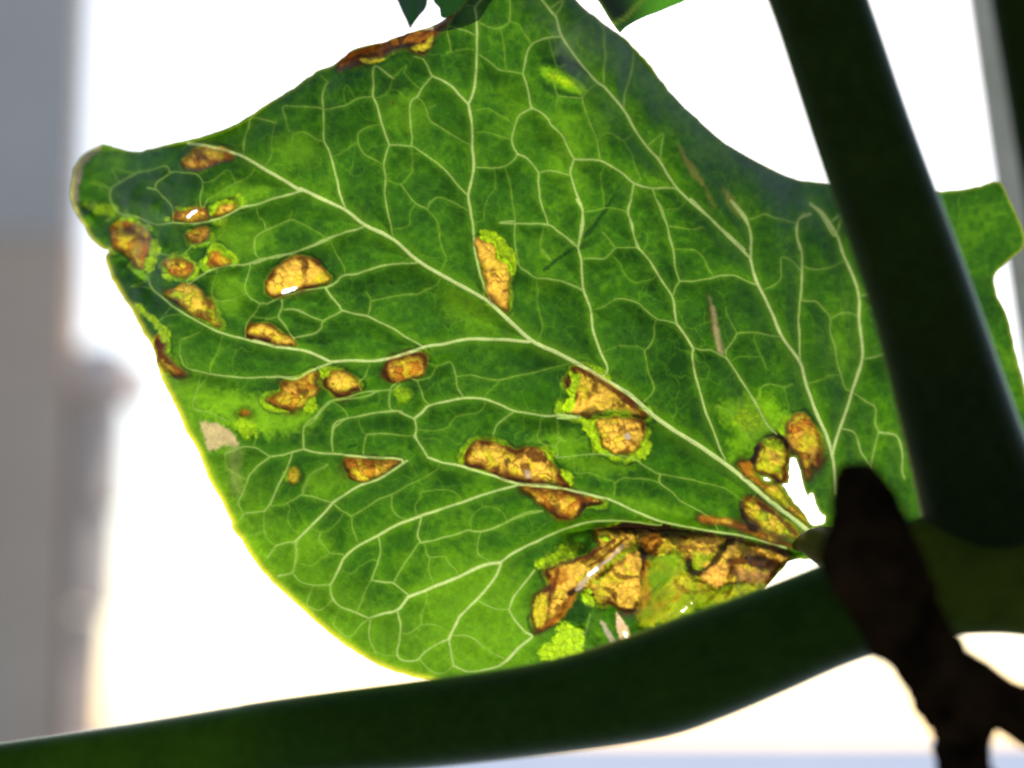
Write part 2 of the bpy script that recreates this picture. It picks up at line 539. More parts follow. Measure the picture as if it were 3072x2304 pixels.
# D
vn('D', 8.5, '650,175 560,205 470,230 390,260 310,300 230,330 120,370 0,390 -80,420')
vn('D', 7, '990,420 900,420 800,430 710,455 600,490 510,500 460,545 390,580', 8)
vn('D', 7, '390,580 310,590 230,600 150,625 80,650 0,690', 5)
vn('D', 8, '390,580 430,640 480,700 500,735 580,755 670,770 750,810 850,860 940,920 1030,965')
vn('D', 6.5, '500,735 440,770 375,805 360,850 310,890 190,910')
vn('D', 6.5, '375,805 310,780 250,755 190,730 135,725')
vn('D', 5, '670,770 690,700 700,670 790,650 880,630 1000,620 1060,590 1130,560', 4)
vn('D', 4, '700,670 660,610')
vn('D', 4, '520,480 500,420 460,350')
vn('D', 6, '100,660 100,710 80,775 120,830 150,880 180,920 180,960')
vn('D', 4.5, '80,775 0,795')
vn('D', 14, '1740,940 1620,930 1500,925 1380,920 1280,930 1180,955 1050,975 950,1010 820,1050 690,1070 560,1065 430,1075', 12)
vn('D', 12, '430,1075 330,1030 250,1000 160,985 60,970 0,955 -80,930', 11)
vn('D', 9, '430,1075 350,1110 280,1140 200,1185 100,1175 0,1175')
vn('D', 4.5, '690,1070 670,1120 650,1180 610,1210')
vn('D', 9, '2080,1440 1960,1430 1850,1435 1740,1415 1640,1400 1530,1350 1430,1320 1310,1315 1200,1335 1080,1365 1030,1410 980,1450', 10)
vn('D', 8, '980,1450 900,1415 850,1400 740,1410 640,1430 540,1450 480,1480 440,1530 435,1655', 5.5)
vn('D', 9, '980,1450 990,1520 985,1565 1010,1610 1040,1655')
vn('D', 6, '1310,1315 1265,1240 1255,1160 1220,1080', 4)
vn('D', 5, '1080,1365 1040,1310 1020,1250 1005,1200')
vn('D', 5.5, '850,1400 815,1370 815,1290 830,1240 890,1200 940,1180')
vn('D', 6, '815,1260 740,1270 640,1310 440,1330 370,1380 330,1430 280,1470 245,1510 240,1655')
vn('D', 4.5, '540,1440 510,1390 440,1340')
vn('D', 6, '1640,1405 1580,1450 1530,1490 1500,1560')
vn('D', 4.5, '1360,1160 1450,1185 1550,1195 1640,1170 1760,1150 1900,1110 2000,1090')
vn('D', 3, '1550,1195 1500,1250 1460,1290')
vn('D', 4, '1130,1100 1090,1170 1040,1190')
vn('D', 3, '1070,1080 1130,1100')
vn('D', 4, '1930,1450 1930,1510 1940,1580 1990,1600')
vn('D', 4, '1110,1530 1200,1510 1260,1440 1400,1410 1440,1370')
vn('D', 5, '985,1565 880,1560 750,1550 670,1555 650,1600')
vn('D', 3, '640,1430 610,1460 640,1540')
vn('D', 10, '1340,0 1355,100 1370,170 1380,300 1400,430 1440,560 1480,660 1510,700', 8)
vn('D', 6, '1650,155 1645,250 1655,340 1675,420 1690,450 1740,485 1790,515 1880,525 1960,540 2040,570 2100,600')
vn('D', 4, '1790,515 1800,600 1800,700 1825,800 1830,860', 2.5)
vn('D', 4, '1830,230 1815,300 1840,360 1890,400')
vn('D', 3, '1130,150 1150,270 1180,350 1190,400')
vn('C', 5, '215,1530 280,1500 375,1460 440,1480 540,1530 600,1570', 3.5)
vn('C', 5, '215,1530 150,1570 140,1655')
vn('C', 4.5, '215,1530 200,1460 170,1440')
vn('C', 2.5, '375,1460 390,1400')
vn('A', 5, '1765,865 1700,910 1690,960 1695,1020 1725,1060')
# A
vn('A', 9, '1990,605 1900,635 1800,660 1700,695 1600,715 1500,765 1400,800 1290,820', 8)
vn('A', 7, '1290,820 1150,815 1050,830 980,810 900,775 800,755 750,700 730,640 740,590 780,555 900,490 1000,465 1100,440', 5)
vn('A', 4, '900,490 820,470 740,455')
vn('A', 3, '740,590 670,555 600,550')
vn('A', 5, '800,755 770,780 710,800')
vn('A', 5, '1340,720 1330,640 1345,550 1310,500 1250,485 1150,475 1100,510 1040,550')
vn('A', 4, '1345,550 1420,530 1470,490 1520,465')
vn('A', 4, '1380,660 1450,620 1530,570 1660,500')
vn('A', 5.5, '1145,740 1130,690 1080,640 1040,600 980,585')
vn('A', 5, '1290,960 1240,1000 1210,1030')
vn('A', 4, '1210,1030 1120,1030 1010,1030')
vn('A', 3.5, '1210,1035 1300,1080 1380,1100')
vn('A', 8, '1720,1060 1640,1090 1540,1095 1460,1110 1390,1130 1300,1190 1240,1215', 6)
vn('A', 8, '2212,910 2100,960 1970,1005 1860,1030 1720,1060')
vn('A', 5.5, '1660,1090 1650,1150 1625,1240 1650,1300 1730,1355')
vn('A', 4, '1440,1150 1410,1230 1410,1300 1460,1335 1550,1320 1620,1290')
vn('A', 5, '1770,1353 1730,1355 1700,1400 1660,1450 1630,1500 1630,1560')
vn('A', 5.5, '1870,1320 1870,1380 1845,1440')
vn('A', 5, '1845,1440 1900,1510 1950,1590')
vn('A', 4, '1845,1440 1780,1450 1700,1440')
vn('A', 5.5, '1890,1390 1980,1390 2070,1440 2150,1470')
vn('A', 6, '980,1170 1010,1250 1080,1310 1150,1370 1260,1440 1370,1500 1480,1550 1600,1580 1750,1620', 10)
vn('A', 3, '1010,1250 940,1235 870,1240')
vn('A', 3, '1490,860 1450,910')
vn('A', 3, '1390,940 1420,980')
vn('A', 4, '1200,1590 1260,1570 1320,1540')
vn('A', 3, '1060,1460 1110,1430 1220,1420')
# B
vn('B', 8, '1520,295 1420,290 1330,290 1200,295 1080,285 950,270 870,250 790,225', 6)
vn('B', 6, '2080,380 1970,390 1880,420 1760,450 1680,530 1630,590 1575,625 1570,700 1575,760')
vn('B', 8, '1575,770 1500,790 1430,810 1350,820', 7)
vn('B', 6, '1350,820 1290,780 1240,755 1160,755')
vn('B', 7, '1350,820 1270,880 1215,940 1200,980 1160,1080 1140,1130', 5)
vn('B', 5, '1200,970 1130,940 1060,880 1050,800')
vn('B', 9, '1575,770 1680,795 1800,800 1900,815 2060,825 2212,835', 10)
vn('B', 6.5, '1500,790 1470,870 1440,940 1400,1020 1370,1090 1330,1160 1310,1180', 7)
vn('B', 6, '1310,1180 1240,1190 1180,1200 1150,1240')
vn('B', 4.5, '1310,1180 1310,1300 1340,1370 1390,1410')
vn('B', 4, '1310,1320 1220,1340')
vn('B', 7, '1390,1410 1460,1390 1530,1385')
vn('B', 6, '1390,1410 1330,1490')
vn('B', 6.5, '1770,790 1760,700 1770,620 1810,580 1880,560 1960,545 2060,525 2212,515')
vn('B', 4.5, '1970,800 1985,700 2010,670 2150,670 2212,680')
vn('B', 5, '2150,500 2140,430 2160,380 2212,340')
vn('B', 4, '1720,880 1670,920 1610,970 1590,1020 1570,1070')
vn('B', 5.5, '1565,1070 1490,1110 1430,1140 1340,1145', 4)
vn('B', 5.5, '1570,1070 1660,1090 1750,1125')
vn('B', 3.5, '1480,1160 1470,1240 1510,1310 1560,1330')
vn('B', 4, '950,260 960,200 1000,130')
vn('B', 4, '930,290 870,360')
vn('B', 3.5, '750,150 760,40 830,20')
vn('B', 3, '1280,650 1350,590 1350,540')
vn('B', 5, '1060,580 960,530 840,490')
vn('B', 6, '1530,1385 1525,1480 1500,1590')
vn('B', 5, '1500,1590 1420,1600')
vn('B', 6, '1500,1590 1540,1640')
# H / G
vn('H', 10, '1290,160 1390,195 1500,215 1620,250 1750,290 1900,340 2060,355 2212,370', 11)
vn('G', 11, '430,700 600,740 750,780 900,850 1050,910 1200,945 1400,980 1600,1010 1750,1050 1900,1090', 8)
vn('G', 11, '100,665 200,668 300,675 430,700')
vn('H', 8.5, '1290,160 1240,80 1200,20')
vn('H', 9, '1150,185 1050,250 950,310 830,350 750,400 660,460', 10)
vn('H', 10, '660,460 600,530 520,610 430,700 410,720')
vn('H', 5.5, '660,465 710,510 780,550 790,620 820,710', 4)
vn('H', 5, '780,550 870,500 960,440 1050,410 1150,350 1250,300 1350,240', 4)
vn('H', 4.5, '1055,410 1055,500 1090,550 1150,570')
vn('H', 6.5, '410,720 415,800 390,920 300,945')
vn('H', 6, '390,920 440,980 540,1010 640,1005')
vn('H', 5.5, '460,410 460,380 510,280 620,210', 4)
vn('H', 5, '570,700 600,750 640,795 700,800 740,810')
vn('H', 4, '640,795 570,840 515,880')
vn('H', 3, '700,580 640,640 580,660 510,630')
vn('H', 9.5, '1880,345 1750,380 1650,410 1540,450 1400,495 1250,545', 11)
vn('H', 11, '1250,545 1130,590 1040,630 950,685 840,740 740,820 700,900 660,980 640,1010', 9)
vn('H', 7.5, '640,1010 655,1090 710,1150 800,1185 900,1225')
vn('H', 7, '1250,550 1235,620 1225,680 1240,720')
vn('H', 7, '1240,725 1330,710 1400,690 1480,670 1550,645 1650,650 1780,605 1900,555 2020,520 2050,515', 6)
vn('G', 5.5, '280,847 180,855 60,910 0,945')
vn('H', 6.5, '960,685 975,750 970,810 950,880 915,975')
vn('H', 6.5, '915,975 990,990 1055,990 1110,1030 1160,1075', 8)
vn('H', 5.5, '1235,725 1180,800 1130,880 1060,990')
vn('H', 4.5, '910,980 870,1060 840,1140')
vn('H', 5, '1640,655 1620,730 1625,800 1690,840')
vn('H', 3.5, '1780,515 1720,490 1650,490 1580,560')
vn('H', 3, '1650,490 1650,460')
vn('H', 4.5, '1270,750 1300,820 1400,820 1430,860 1470,900')
vn('H', 4, '1300,830 1295,900 1310,950')
vn('H', 3.5, '1215,530 1205,480 1240,430 1260,385 1430,375 1500,420')
vn('H', 3, '700,900 740,920 800,925 840,880 920,840')
vn('H', 14, '1772,858 1700,865 1600,900 1480,960 1350,1010 1230,1060 1160,1085', 13)
vn('H', 12, '1160,1085 1090,1170 1000,1195 910,1225', 9)
vn('H', 5.5, '900,1230 840,1280 790,1340 740,1345')
vn('H', 7, '910,1230 900,1310 905,1380 930,1430 940,1460', 5)
vn('H', 7.5, '1090,1175 1110,1280 1100,1380 1090,1465 1130,1505 1220,1505 1270,1450 1350,1400 1420,1370')
vn('H', 4.5, '710,1150 680,1210 665,1270')
vn('H', 5, '660,1100 620,1140 580,1175 530,1165 490,1130')
vn('H', 10, '1780,860 1740,950 1680,1030 1620,1100 1560,1160 1500,1220 1460,1300 1430,1370', 12)
vn('H', 8, '1430,1370 1445,1450 1465,1545')
vn('H', 5, '1465,1545 1400,1590 1320,1580')
vn('H', 8, '1465,1545 1550,1580 1650,1575 1750,1550 1810,1510', 10)
vn('H', 13, '1810,1510 1900,1420 1980,1350', 9)
vn('H', 6, '1640,1120 1700,1150 1760,1170 1830,1170')
vn('H', 8.5, '1830,1170 1860,1090 1920,1010 2000,910')
vn('H', 8.5, '1830,1170 1860,1230 1940,1320')
vn('H', 5.5, '1440,1345 1530,1340 1600,1365 1680,1430 1790,1490')
vn('H', 5, '1280,1045 1280,1130 1250,1200 1245,1270 1160,1330', 4)
vn('H', 4.5, '1245,1275 1310,1265 1370,1280 1420,1310')
vn('H', 4, '1090,1470 1000,1470 940,1450')
vn('G', 12, '0,1190 100,1120 220,1060 350,1000 480,950 600,920 750,910 900,922 1060,940', 5)
vn('G', 6.5, '380,490 480,480 640,470 800,480 900,510 980,560 1060,600 1200,625 1350,660 1480,690 1530,720 1640,790', 4)
vn('G', 6, '1060,600 1060,660 1140,720 1200,780 1310,840 1400,900 1450,975', 4)
vn('G', 4.5, '750,770 760,660 700,640 600,595 500,590', 3.5)
vn('G', 4.5, '760,660 820,630 900,630 1000,640 1060,660')
vn('G', 4, '380,250 390,330 400,370 370,410 385,470')
vn('G', 4, '260,300 245,350 280,400 360,420')
vn('G', 4, '1450,150 1530,200 1600,290 1650,370')
vn('G', 5, '600,1540 570,1655')

# spots: tile, outline, core, rim, halo
SPOTS = [
    ('A', '1215,420 1260,350 1310,315 1400,308 1500,330 1560,372 1530,405 1430,425 1340,460 1260,470', 'O', .25, .4),
    ('A', '1140,790 1160,735 1250,722 1330,708 1375,750 1382,785 1290,815 1180,808', 'O', .5, .4),
    ('A', '1420,765 1440,720 1480,690 1545,680 1552,720 1500,760 1440,775', 'T', .3, 1.4),
    ('A', '1250,880 1330,845 1395,865 1398,915 1340,958 1275,945 1245,910', 'O', .4, .7),
    ('A', '735,850 800,808 900,812 985,860 1000,930 985,1040 950,1110 890,1100 860,1040 770,990 735,920', 'O', .25, 1.3),
    ('A', '1085,1080 1180,1045 1260,1070 1280,1120 1240,1175 1160,1170 1100,1130', 'O', .6, .8),
    ('A', '1375,1085 1390,1030 1440,1000 1500,1050 1528,1085 1440,1110', 'O', .5, 1.0),
    ('A', '1100,1290 1160,1245 1260,1220 1330,1250 1360,1310 1420,1345 1440,1420 1468,1495 1400,1490 1280,1420 1180,1350', 'Y', .55, .5),
    ('A', '1770,1230 1800,1140 1870,1080 1960,1030 2050,1050 2130,1110 2190,1170 2170,1220 2060,1240 1950,1280 1860,1310 1790,1290', 'T', 1.0, .3),
    ('A', '1640,1530 1680,1490 1760,1480 1850,1530 1950,1600 1940,1630 1800,1610 1660,1570', 'T', .9, .4),
    ('B', '590,20 655,10 660,80 640,130 700,190 760,240 785,275 740,290 680,255 620,225 585,100', 'B', .5, .6),
    ('B', '1330,440 1420,380 1430,315 1520,310 1650,250 1690,290 1690,360 1620,420 1560,480 1480,505 1390,485', 'O', .5, .9),
    ('B', '1710,320 1750,262 1830,250 1900,290 1950,360 1900,385 1810,415 1740,385', 'T', .8, .7),
    ('B', '1140,530 1190,505 1235,530 1190,552', 'O', .2, .2),
    ('B', '1470,960 1475,910 1520,895 1545,930 1525,980 1490,995', 'Y', .1, .9),
    ('B', '1840,835 1900,822 2060,840 2205,850 2130,910 2040,960 1970,988 1890,960 1850,900', 'O', .4, .2),
    ('D', '1390,270 1500,280 1530,390 1600,420 1610,520 1610,620 1605,735 1560,715 1500,680 1460,600 1430,480 1400,360', 'T', .45, .5),
    ('D', '785,1140 795,1085 860,1040 960,1010 1030,1020 1055,1080 1040,1150 980,1185 870,1208 810,1190', 'O', .7, .9),
    ('G', '430,190 440,130 500,85 450,20 460,-50 510,-100 570,-95 650,-60 760,20 870,120 980,215 900,225 760,215 600,225 480,205', 'T', .8, .9),
    ('G', '640,250 740,230 860,228 930,250 955,320 945,390 880,462 770,465 690,440 660,400 650,330', 'T', .7, 1.2),
    ('T', '345,360 370,270 450,180 560,165 650,175 740,200 850,240 960,280 1060,230 1180,250 1270,330 1330,420 1430,560 1490,660 1300,650 1100,620 940,590 800,560 640,500 480,450 380,420', 'T', .9, .7),
    ('T', '970,680 1150,680 1350,680 1560,730 1700,780 1850,800 1870,850 1680,880 1600,990 1500,1020 1370,1010 1290,940 1180,850 1060,770', 'O', .7, .6),
    ('R', '540,860 570,700 600,620 660,560 750,545 830,580 875,680 860,800 860,930 800,990 740,930 620,900', 'Y', 1.0, .4),
    ('R', '850,560 880,400 960,320 1050,310 1140,400 1200,560 1200,760 1170,850 1110,830 1080,940 1040,950 1010,820 960,720 900,640', 'O', .5, .9),
    ('R', '390,810 460,800 540,880 640,990 760,1010 830,1090 900,1200 1010,1290 1075,1400 1000,1350 850,1240 700,1120 560,1000 440,900', 'Y', .5, .5),
    ('R', '410,1180 450,1130 560,1150 700,1250 830,1340 950,1440 1020,1530 960,1540 800,1540 640,1500 560,1420 460,1330', 'Y', .5, .5),
    ('R', '-30,1330 60,1320 230,1330 380,1390 560,1450 700,1520 900,1600 1000,1650 760,1600 500,1500 250,1410 60,1390', 'O', .5, .3),
    ('P', '1110,300 1230,270 1450,255 1700,270 1820,300 1640,420 1580,560 1590,760 1520,1060 1380,1100 1280,1030 1110,990 1040,900 900,930 800,1110 640,1250 520,1290 500,1110 540,950 680,850 640,700 800,620 1000,560 1130,460', 'T', .9, .7),
    ('Q', '30,360 300,420 700,420 1000,440 1250,470 1500,540 1800,640 1880,700 1750,840 1560,1050 1400,1000 1150,1010 1000,1080 860,1000 700,900 680,740 480,650 250,640 100,620', 'T', .9, .2),
    ('C', '690,425 760,352 850,318 950,288 1080,250 1250,198 1400,132 1460,95 1400,170 1340,240 1290,320 1230,335 1170,310 1080,320 1000,375 900,395 830,405 760,440 700,470', 'B', .6, .5),
]

# pigment patches, a few with light or shade painted in: tile, pigment, strength, softness(px), ragged(px), outline
PATCH = [
    # yellowed tissue; the last row paints light and shade on the blister
    ('C', 'L', .36, 70, 20, '300,900 500,900 560,1050 380,1100 260,1000'), ('C', 'L', .34, 60, 20, '1050,640 1250,640 1300,850 1150,900 1020,800'),
    ('A', 'L', .6, 50, 20, '1560,560 1800,600 1650,680 1380,640'), ('A', 'L', .45, 60, 20, '1400,860 1700,820 1800,960 1500,1040'),
    ('A', 'L', .5, 50, 20, '1400,1180 1650,1200 1600,1400 1450,1400'), ('B', 'L', .9, 40, 20, '900,420 1300,440 1420,560 1300,640 1060,620'),
    ('B', 'H', .7, 25, 20, '1120,590 1220,580 1260,660 1180,700'), ('B', 'L', .7, 50, 20, '660,320 1000,380 1300,450 1000,520 760,440'),
    ('B', 'L', .8, 60, 25, '1250,540 1560,500 1640,560 1500,650 1260,660'), ('D', 'H', .6, 22, 10, '860,1260 940,1250 960,1310 890,1340'),
    ('D', 'L', .5, 70, 20, '1180,600 1420,680 1500,860 1220,780'), ('G', 'H', .85, 38, 25, '1590,200 1700,190 1730,280 1640,310 1580,260'),
    ('G', 'L', .9, 60, 25, '1450,150 1800,100 1900,300 1700,420 1520,500 1560,330'), ('G', 'L', .5, 50, 25, '200,400 430,300 600,420 400,470'),
    ('G', 'L', .5, 60, 20, '700,740 900,760 1250,850 1200,900 900,820'), ('G', 'L', .6, 50, 20, '380,490 700,500 900,560 700,600 450,560'),
    ('H', 'L', .55, 80, 25, '400,650 620,680 620,780 420,780'), ('H', 'L', .5, 90, 25, '480,290 700,260 700,380 560,420'), ('H', 'L', .5, 120, 30, '1300,900 1900,900 1900,1500 1300,1500'),
    ('H', 'L', .8, 60, 10, '0,560 80,620 330,950 620,1230 900,1420 1280,1580 1280,1640 900,1520 480,1200 100,800'),
    ('M', 'L', .42, 170, 30, '330,760 420,800 520,1000 640,1150 800,1300 1000,1380 1150,1330 1150,1460 920,1470 700,1360 540,1190 430,960'),
    ('B', 'L', .9, 70, 10, '600,260 700,380 1160,1250 1250,1500 1100,1270 850,760 700,480'),
    ('G', 'H', .6, 30, 20, '250,1170 500,1060 520,1120 300,1230'), ('P', 'H', .8, 14, 14, '480,660 640,560 780,450 880,470 900,520 680,590 560,650'),
    ('E', 'D', .75, 16, 8, '250,400 400,372 520,415 610,500 560,490 420,425 300,430'), ('E', 'D', .7, 14, 8, '270,540 380,590 480,620 540,655 440,640 320,600'), ('E', 'L', .9, 20, 10, '270,450 400,460 500,510 580,600 500,610 380,560 300,520'), ('E', 'H', .85, 12, 8, '320,485 400,495 470,535 500,570 440,565 360,530'),  # blister: bright middle and dark sides painted in as light and shade
    # bright yellow green
    ('P', 'Z', 1, 12, 14, '520,1500 650,1430 720,1330 760,1230 860,1220 960,1280 1000,1400 990,1540 800,1590 620,1610'), ('P', 'Z', .9, 7, 9, '960,930 1040,890 1110,1000 1080,1060 1010,1030'),
    ('P', 'V', .9, 26, 16, '1560,1000 1600,800 1800,640 2000,620 2100,700 2080,1000 1900,1180 1700,1250 1560,1180'),
    ('Q', 'V', .92, 30, 18, '150,850 280,700 480,630 660,700 720,880 860,990 1050,1060 1400,1000 1600,1050 1450,1120 900,1290 480,1420 150,1500 60,1400 60,1100'),
    ('Q', 'G', .25, 60, 14, '130,900 330,700 480,660 420,900 300,1200 160,1400 90,1250'), ('Q', 'Y', .55, 26, 16, '420,1000 560,900 700,940 640,1100 470,1130'), ('Q', 'L', .5, 25, 20, '260,760 500,700 640,820 450,1000 240,1050'), ('Q', 'Y', .5, 25, 20, '560,900 700,900 640,1050 480,1060'),
    ('P', 'D', .8, 14, 8, '820,1120 930,980 1000,1040 1080,1080 1020,1220 900,1220 800,1190'), ('P', 'G', .8, 14, 8, '1220,1080 1330,1090 1320,1240 1240,1180'),
    ('A', 'D', .6, 50, 20, '760,520 1000,460 1300,480 1330,640 1120,720 900,760 740,680'), ('A', 'D', .55, 40, 16, '720,1060 900,1100 1050,1280 1200,1400 1120,1420 960,1360 860,1330 780,1200'), ('A', 'D', .45, 40, 16, '1050,840 1240,830 1260,980 1090,1030'), ('A', 'H', .5, 14, 10, '560,690 740,690 780,740 700,770 580,730'),  # dark green ones: shade of the crumpled tip painted into the pigment
    # halos traced
    ('D', 'H', 1, 5, 8, '1420,195 1520,215 1600,290 1655,370 1660,440 1625,500 1590,430 1530,390 1500,290 1420,260'),
    ('S', 'Z', 1, 6, 8, '440,260 520,300 590,300 580,400 530,480 515,570 440,560 415,500 470,420 450,330'), ('S', 'Z', 1, 6, 8, '400,620 500,600 515,720 430,760 350,740'),
    ('S', 'H', 1, 6, 9, '605,880 700,850 785,865 780,950 820,1050 830,1180 870,1260 800,1240 740,1100 640,1000'), ('S', 'H', 1, 9, 12, '1330,1150 1430,1120 1460,1200 1400,1330 1310,1350 1290,1250'),
    ('T', 'H', .9, 9, 8, '1150,240 1250,260 1340,310 1340,380 1270,350 1220,270'), ('T', 'H', .9, 9, 8, '1400,450 1500,490 1550,580 1520,640 1440,560'), ('T', 'H', .8, 8, 8, '290,400 340,290 370,230 350,300 340,400'),
    ('U', 'H', .9, 7, 7, '480,220 600,230 760,290 870,340 860,390 740,340 600,270 480,250'), ('U', 'H', .9, 8, 8, '850,470 940,490 980,640 930,680 820,680 820,560'), ('U', 'H', .9, 8, 8, '780,720 880,710 900,790 830,900 770,820'),
    ('U', 'L', 1, 9, 8, '600,860 740,890 800,1000 700,970'), ('U', 'H', .9, 6, 6, '980,920 1060,930 1100,1000 1030,1000'), ('U', 'Z', .9, 7, 6, '1470,780 1510,700 1550,700 1550,780 1490,810'),
    ('U', 'H', .9, 6, 6, '1380,810 1430,810 1430,850 1400,860'), ('U', 'L', .9, 6, 6, '1310,970 1390,940 1390,970 1330,990'), ('U', 'Z', .9, 6, 6, '1000,220 1070,200 1070,260 1010,260'), ('U', 'H', .9, 8, 8, '1580,170 1620,60 1700,0 1850,0 1870,50 1740,60 1670,110 1630,170'),
    ('U', 'H', .9, 9, 8, '630,1290 700,1300 800,1380 890,1460 950,1520 1050,1600 1070,1700 1000,1790 960,1680 850,1530 740,1440'), ('U', 'H', .7, 8, 8, '1140,90 1350,100 1280,130'),
    ('B', 'H', .9, 6, 6, '1680,230 1740,220 1745,270 1700,290'), ('B', 'H', .8, 8, 8, '1590,460 1650,420 1640,520 1580,520'), ('B', 'H', .7, 8, 8, '1330,470 1400,490 1480,520 1400,525'),
    # dark brown margins and cracks; also painted shade along the fold crease
    ('S', 'K', .7, 14, 8, '640,730 760,700 830,740 860,820 700,820 600,790'), ('S', 'B', .85, 8, 6, '520,220 700,270 1000,450 1250,660 1420,830 1300,780 1050,590 850,430 660,330'), ('S', 'N', .9, 6, 2, '1130,1060 1180,1030 1225,1070 1200,1110 1150,1110'),
    ('T', 'B', .9, 12, 9, '1020,280 1110,240 1210,290 1250,360 1180,400 1080,370'), ('T', 'K', .8, 7, 5, '770,370 830,340 860,400 800,440'), ('T', 'B', .8, 7, 5, '640,440 690,430 740,500 700,520'), ('T', 'B', .8, 8, 6, '970,400 1060,420 1080,520 1000,540 960,470'),
    ('T', 'B', .7, 9, 5, '1370,540 1420,560 1500,660 1440,640'), ('T', 'N', .6, 8, 4, '1000,490 1060,480 1080,560 1030,570'), ('T', 'K', .9, 10, 7, '1560,990 1640,880 1700,840 1850,830 1830,870 1700,880 1600,1010 1480,1040'),
    ('R', 'K', 1, 9, 6, '490,780 540,700 540,640 590,620 570,740 540,800'), ('R', 'K', 1, 8, 5, '640,540 720,490 720,460 820,520 890,610 880,680 830,590 740,530'), ('R', 'B', .9, 7, 5, '850,740 885,780 880,900 860,990 820,950 850,860'),
    ('R', 'K', 1, 10, 7, '390,1260 430,1260 480,1360 570,1450 540,1480 440,1400'), ('R', 'B', .9, 9, 6, '540,1160 660,1220 800,1330 700,1300 600,1230'), ('R', 'B', .8, 8, 6, '800,1350 900,1420 980,1510 900,1490'), ('R', 'B', .6, 10, 8, '1150,480 1240,600 1250,760 1170,830 1190,680'), ('R', 'O', .7, 14, 10, '390,810 500,800 560,960 640,1030 560,1010 440,900'),
    ('R', 'H', .7, 12, 10, '640,560 750,560 820,620 760,660 660,620'), ('R', 'T', .8, 10, 10, '680,680 790,700 800,800 700,760'),
    ('P', 'K', .9, 12, 8, '1130,300 1300,250 1600,230 1900,260 1900,330 1650,420 1540,420 1500,330 1250,310'), ('P', 'K', .9, 8, 6, '1560,420 1640,470 1600,700 1570,740 1560,600'), ('P', 'K', .9, 7, 5, '840,910 900,890 910,950 860,960'),  # first patch: dark brown tissue together with painted shade of the fold
    ('P', 'B', .9, 6, 5, '1030,540 1170,470 1290,390 1310,410 1190,490 1060,560'), ('P', 'B', .8, 5, 4, '1040,640 1130,600 1400,380 1420,395 1150,620 1060,660'), ('P', 'B', .8, 9, 7, '1280,690 1400,740 1560,760 1400,800 1300,760'), ('P', 'K', .8, 6, 5, '1380,1090 1500,1080 1490,1110 1400,1120'), ('P', 'H', .75, 14, 10, '1090,810 1180,700 1300,580 1480,450 1540,470 1420,560 1250,700 1150,830'), ('P', 'Y', .85, 14, 10, '1110,950 1190,820 1270,900 1180,1020'), ('P', 'O', .8, 16, 10, '700,700 860,680 830,830 690,850'), ('P', 'B', .8, 9, 8, '640,940 680,860 720,700 760,690 725,880 690,1000 650,1250 610,1240'), ('P', 'B', .8, 9, 8, '1120,760 1200,700 1290,640 1310,660 1220,730 1140,790'), ('P', 'B', .75, 9, 8, '1180,860 1290,880 1330,960 1310,1010 1240,930'), ('P', 'B', .7, 8, 8, '1330,840 1450,800 1560,760 1560,780 1440,830 1350,870'), ('P', 'H', .8, 7, 6, '1140,360 1230,350 1260,400 1180,410'),
    ('P', 'O', .8, 16, 8, '560,1290 700,1180 880,950 920,980 760,1190 620,1270'), ('P', 'Y', .9, 12, 8, '510,1000 600,930 640,1100 560,1270 510,1240'), ('P', 'T', .8, 9, 8, '840,700 1030,640 1020,720 900,790'), ('P', 'T', 1, 9, 9, '1350,850 1560,780 1530,1000 1380,1060 1340,960'), ('P', 'T', .9, 9, 9, '1420,560 1560,580 1570,720 1440,700'),
    ('Q', 'K', .95, 18, 10, '-150,250 100,280 500,330 1000,400 1300,460 1650,540 1900,620 1850,700 1600,600 1250,520 1130,480 800,410 400,380 -100,350'), ('Q', 'K', .9, 10, 8, '60,560 160,600 130,900 80,900 110,700'), ('Q', 'K', .95, 16, 9, '630,700 710,720 720,800 790,840 890,760 985,620 1030,550 1150,450 1220,520 1090,650 1030,770 910,890 760,920 650,870'), ('Q', 'H', .7, 14, 9, '730,620 830,640 950,680 900,760 800,820 730,790'), ('Q', 'O', .7, 16, 10, '120,460 330,430 330,620 200,640 120,560'), ('Q', 'Y', .7, 14, 9, '300,580 420,560 420,640 300,650'), ('Q', 'B', .7, 10, 8, '220,540 280,540 290,620 230,620'), ('Q', 'B', .75, 12, 9, '560,540 780,560 1000,560 1000,590 760,600 560,590'), ('Q', 'O', .6, 20, 12, '1300,560 1600,640 1800,700 1600,700 1300,640'),  # first band: shade under the fold painted near-black along the crease
    ('Q', 'B', .95, 14, 10, '1100,740 1200,680 1600,680 1800,760 1620,860 1400,800 1250,800 1150,960 1110,920 1150,800'), ('Q', 'W', .9, 16, 8, '870,880 1000,780 1130,770 1140,860 1070,1030 960,1030 860,950'), ('Q', 'W', .8, 14, 8, '780,460 1000,460 1040,510 900,540 760,520'), ('Q', 'T', .7, 14, 8, '1180,590 1300,590 1290,650 1190,650'),
    ('Q', 'S', .7, 20, 12, '1280,830 1600,860 1560,960 1300,980 1240,900'), ('Q', 'B', .6, 8, 6, '1100,1160 1230,960 1260,960 1140,1180'),
    ('C', 'B', .75, 14, 9, '690,425 800,330 950,290 1250,200 1440,100 1400,150 1250,235 1080,272 900,335 760,405'), ('Q', 'B', .6, 12, 9, '480,1000 520,960 640,1080 900,1080 900,1110 620,1130'), ('Q', 'O', .5, 16, 12, '80,1000 140,760 200,700 190,900 130,1150 80,1200'), ('P', 'O', .5, 18, 12, '1530,1060 1620,900 1650,930 1600,1080 1540,1140'),
    # scars
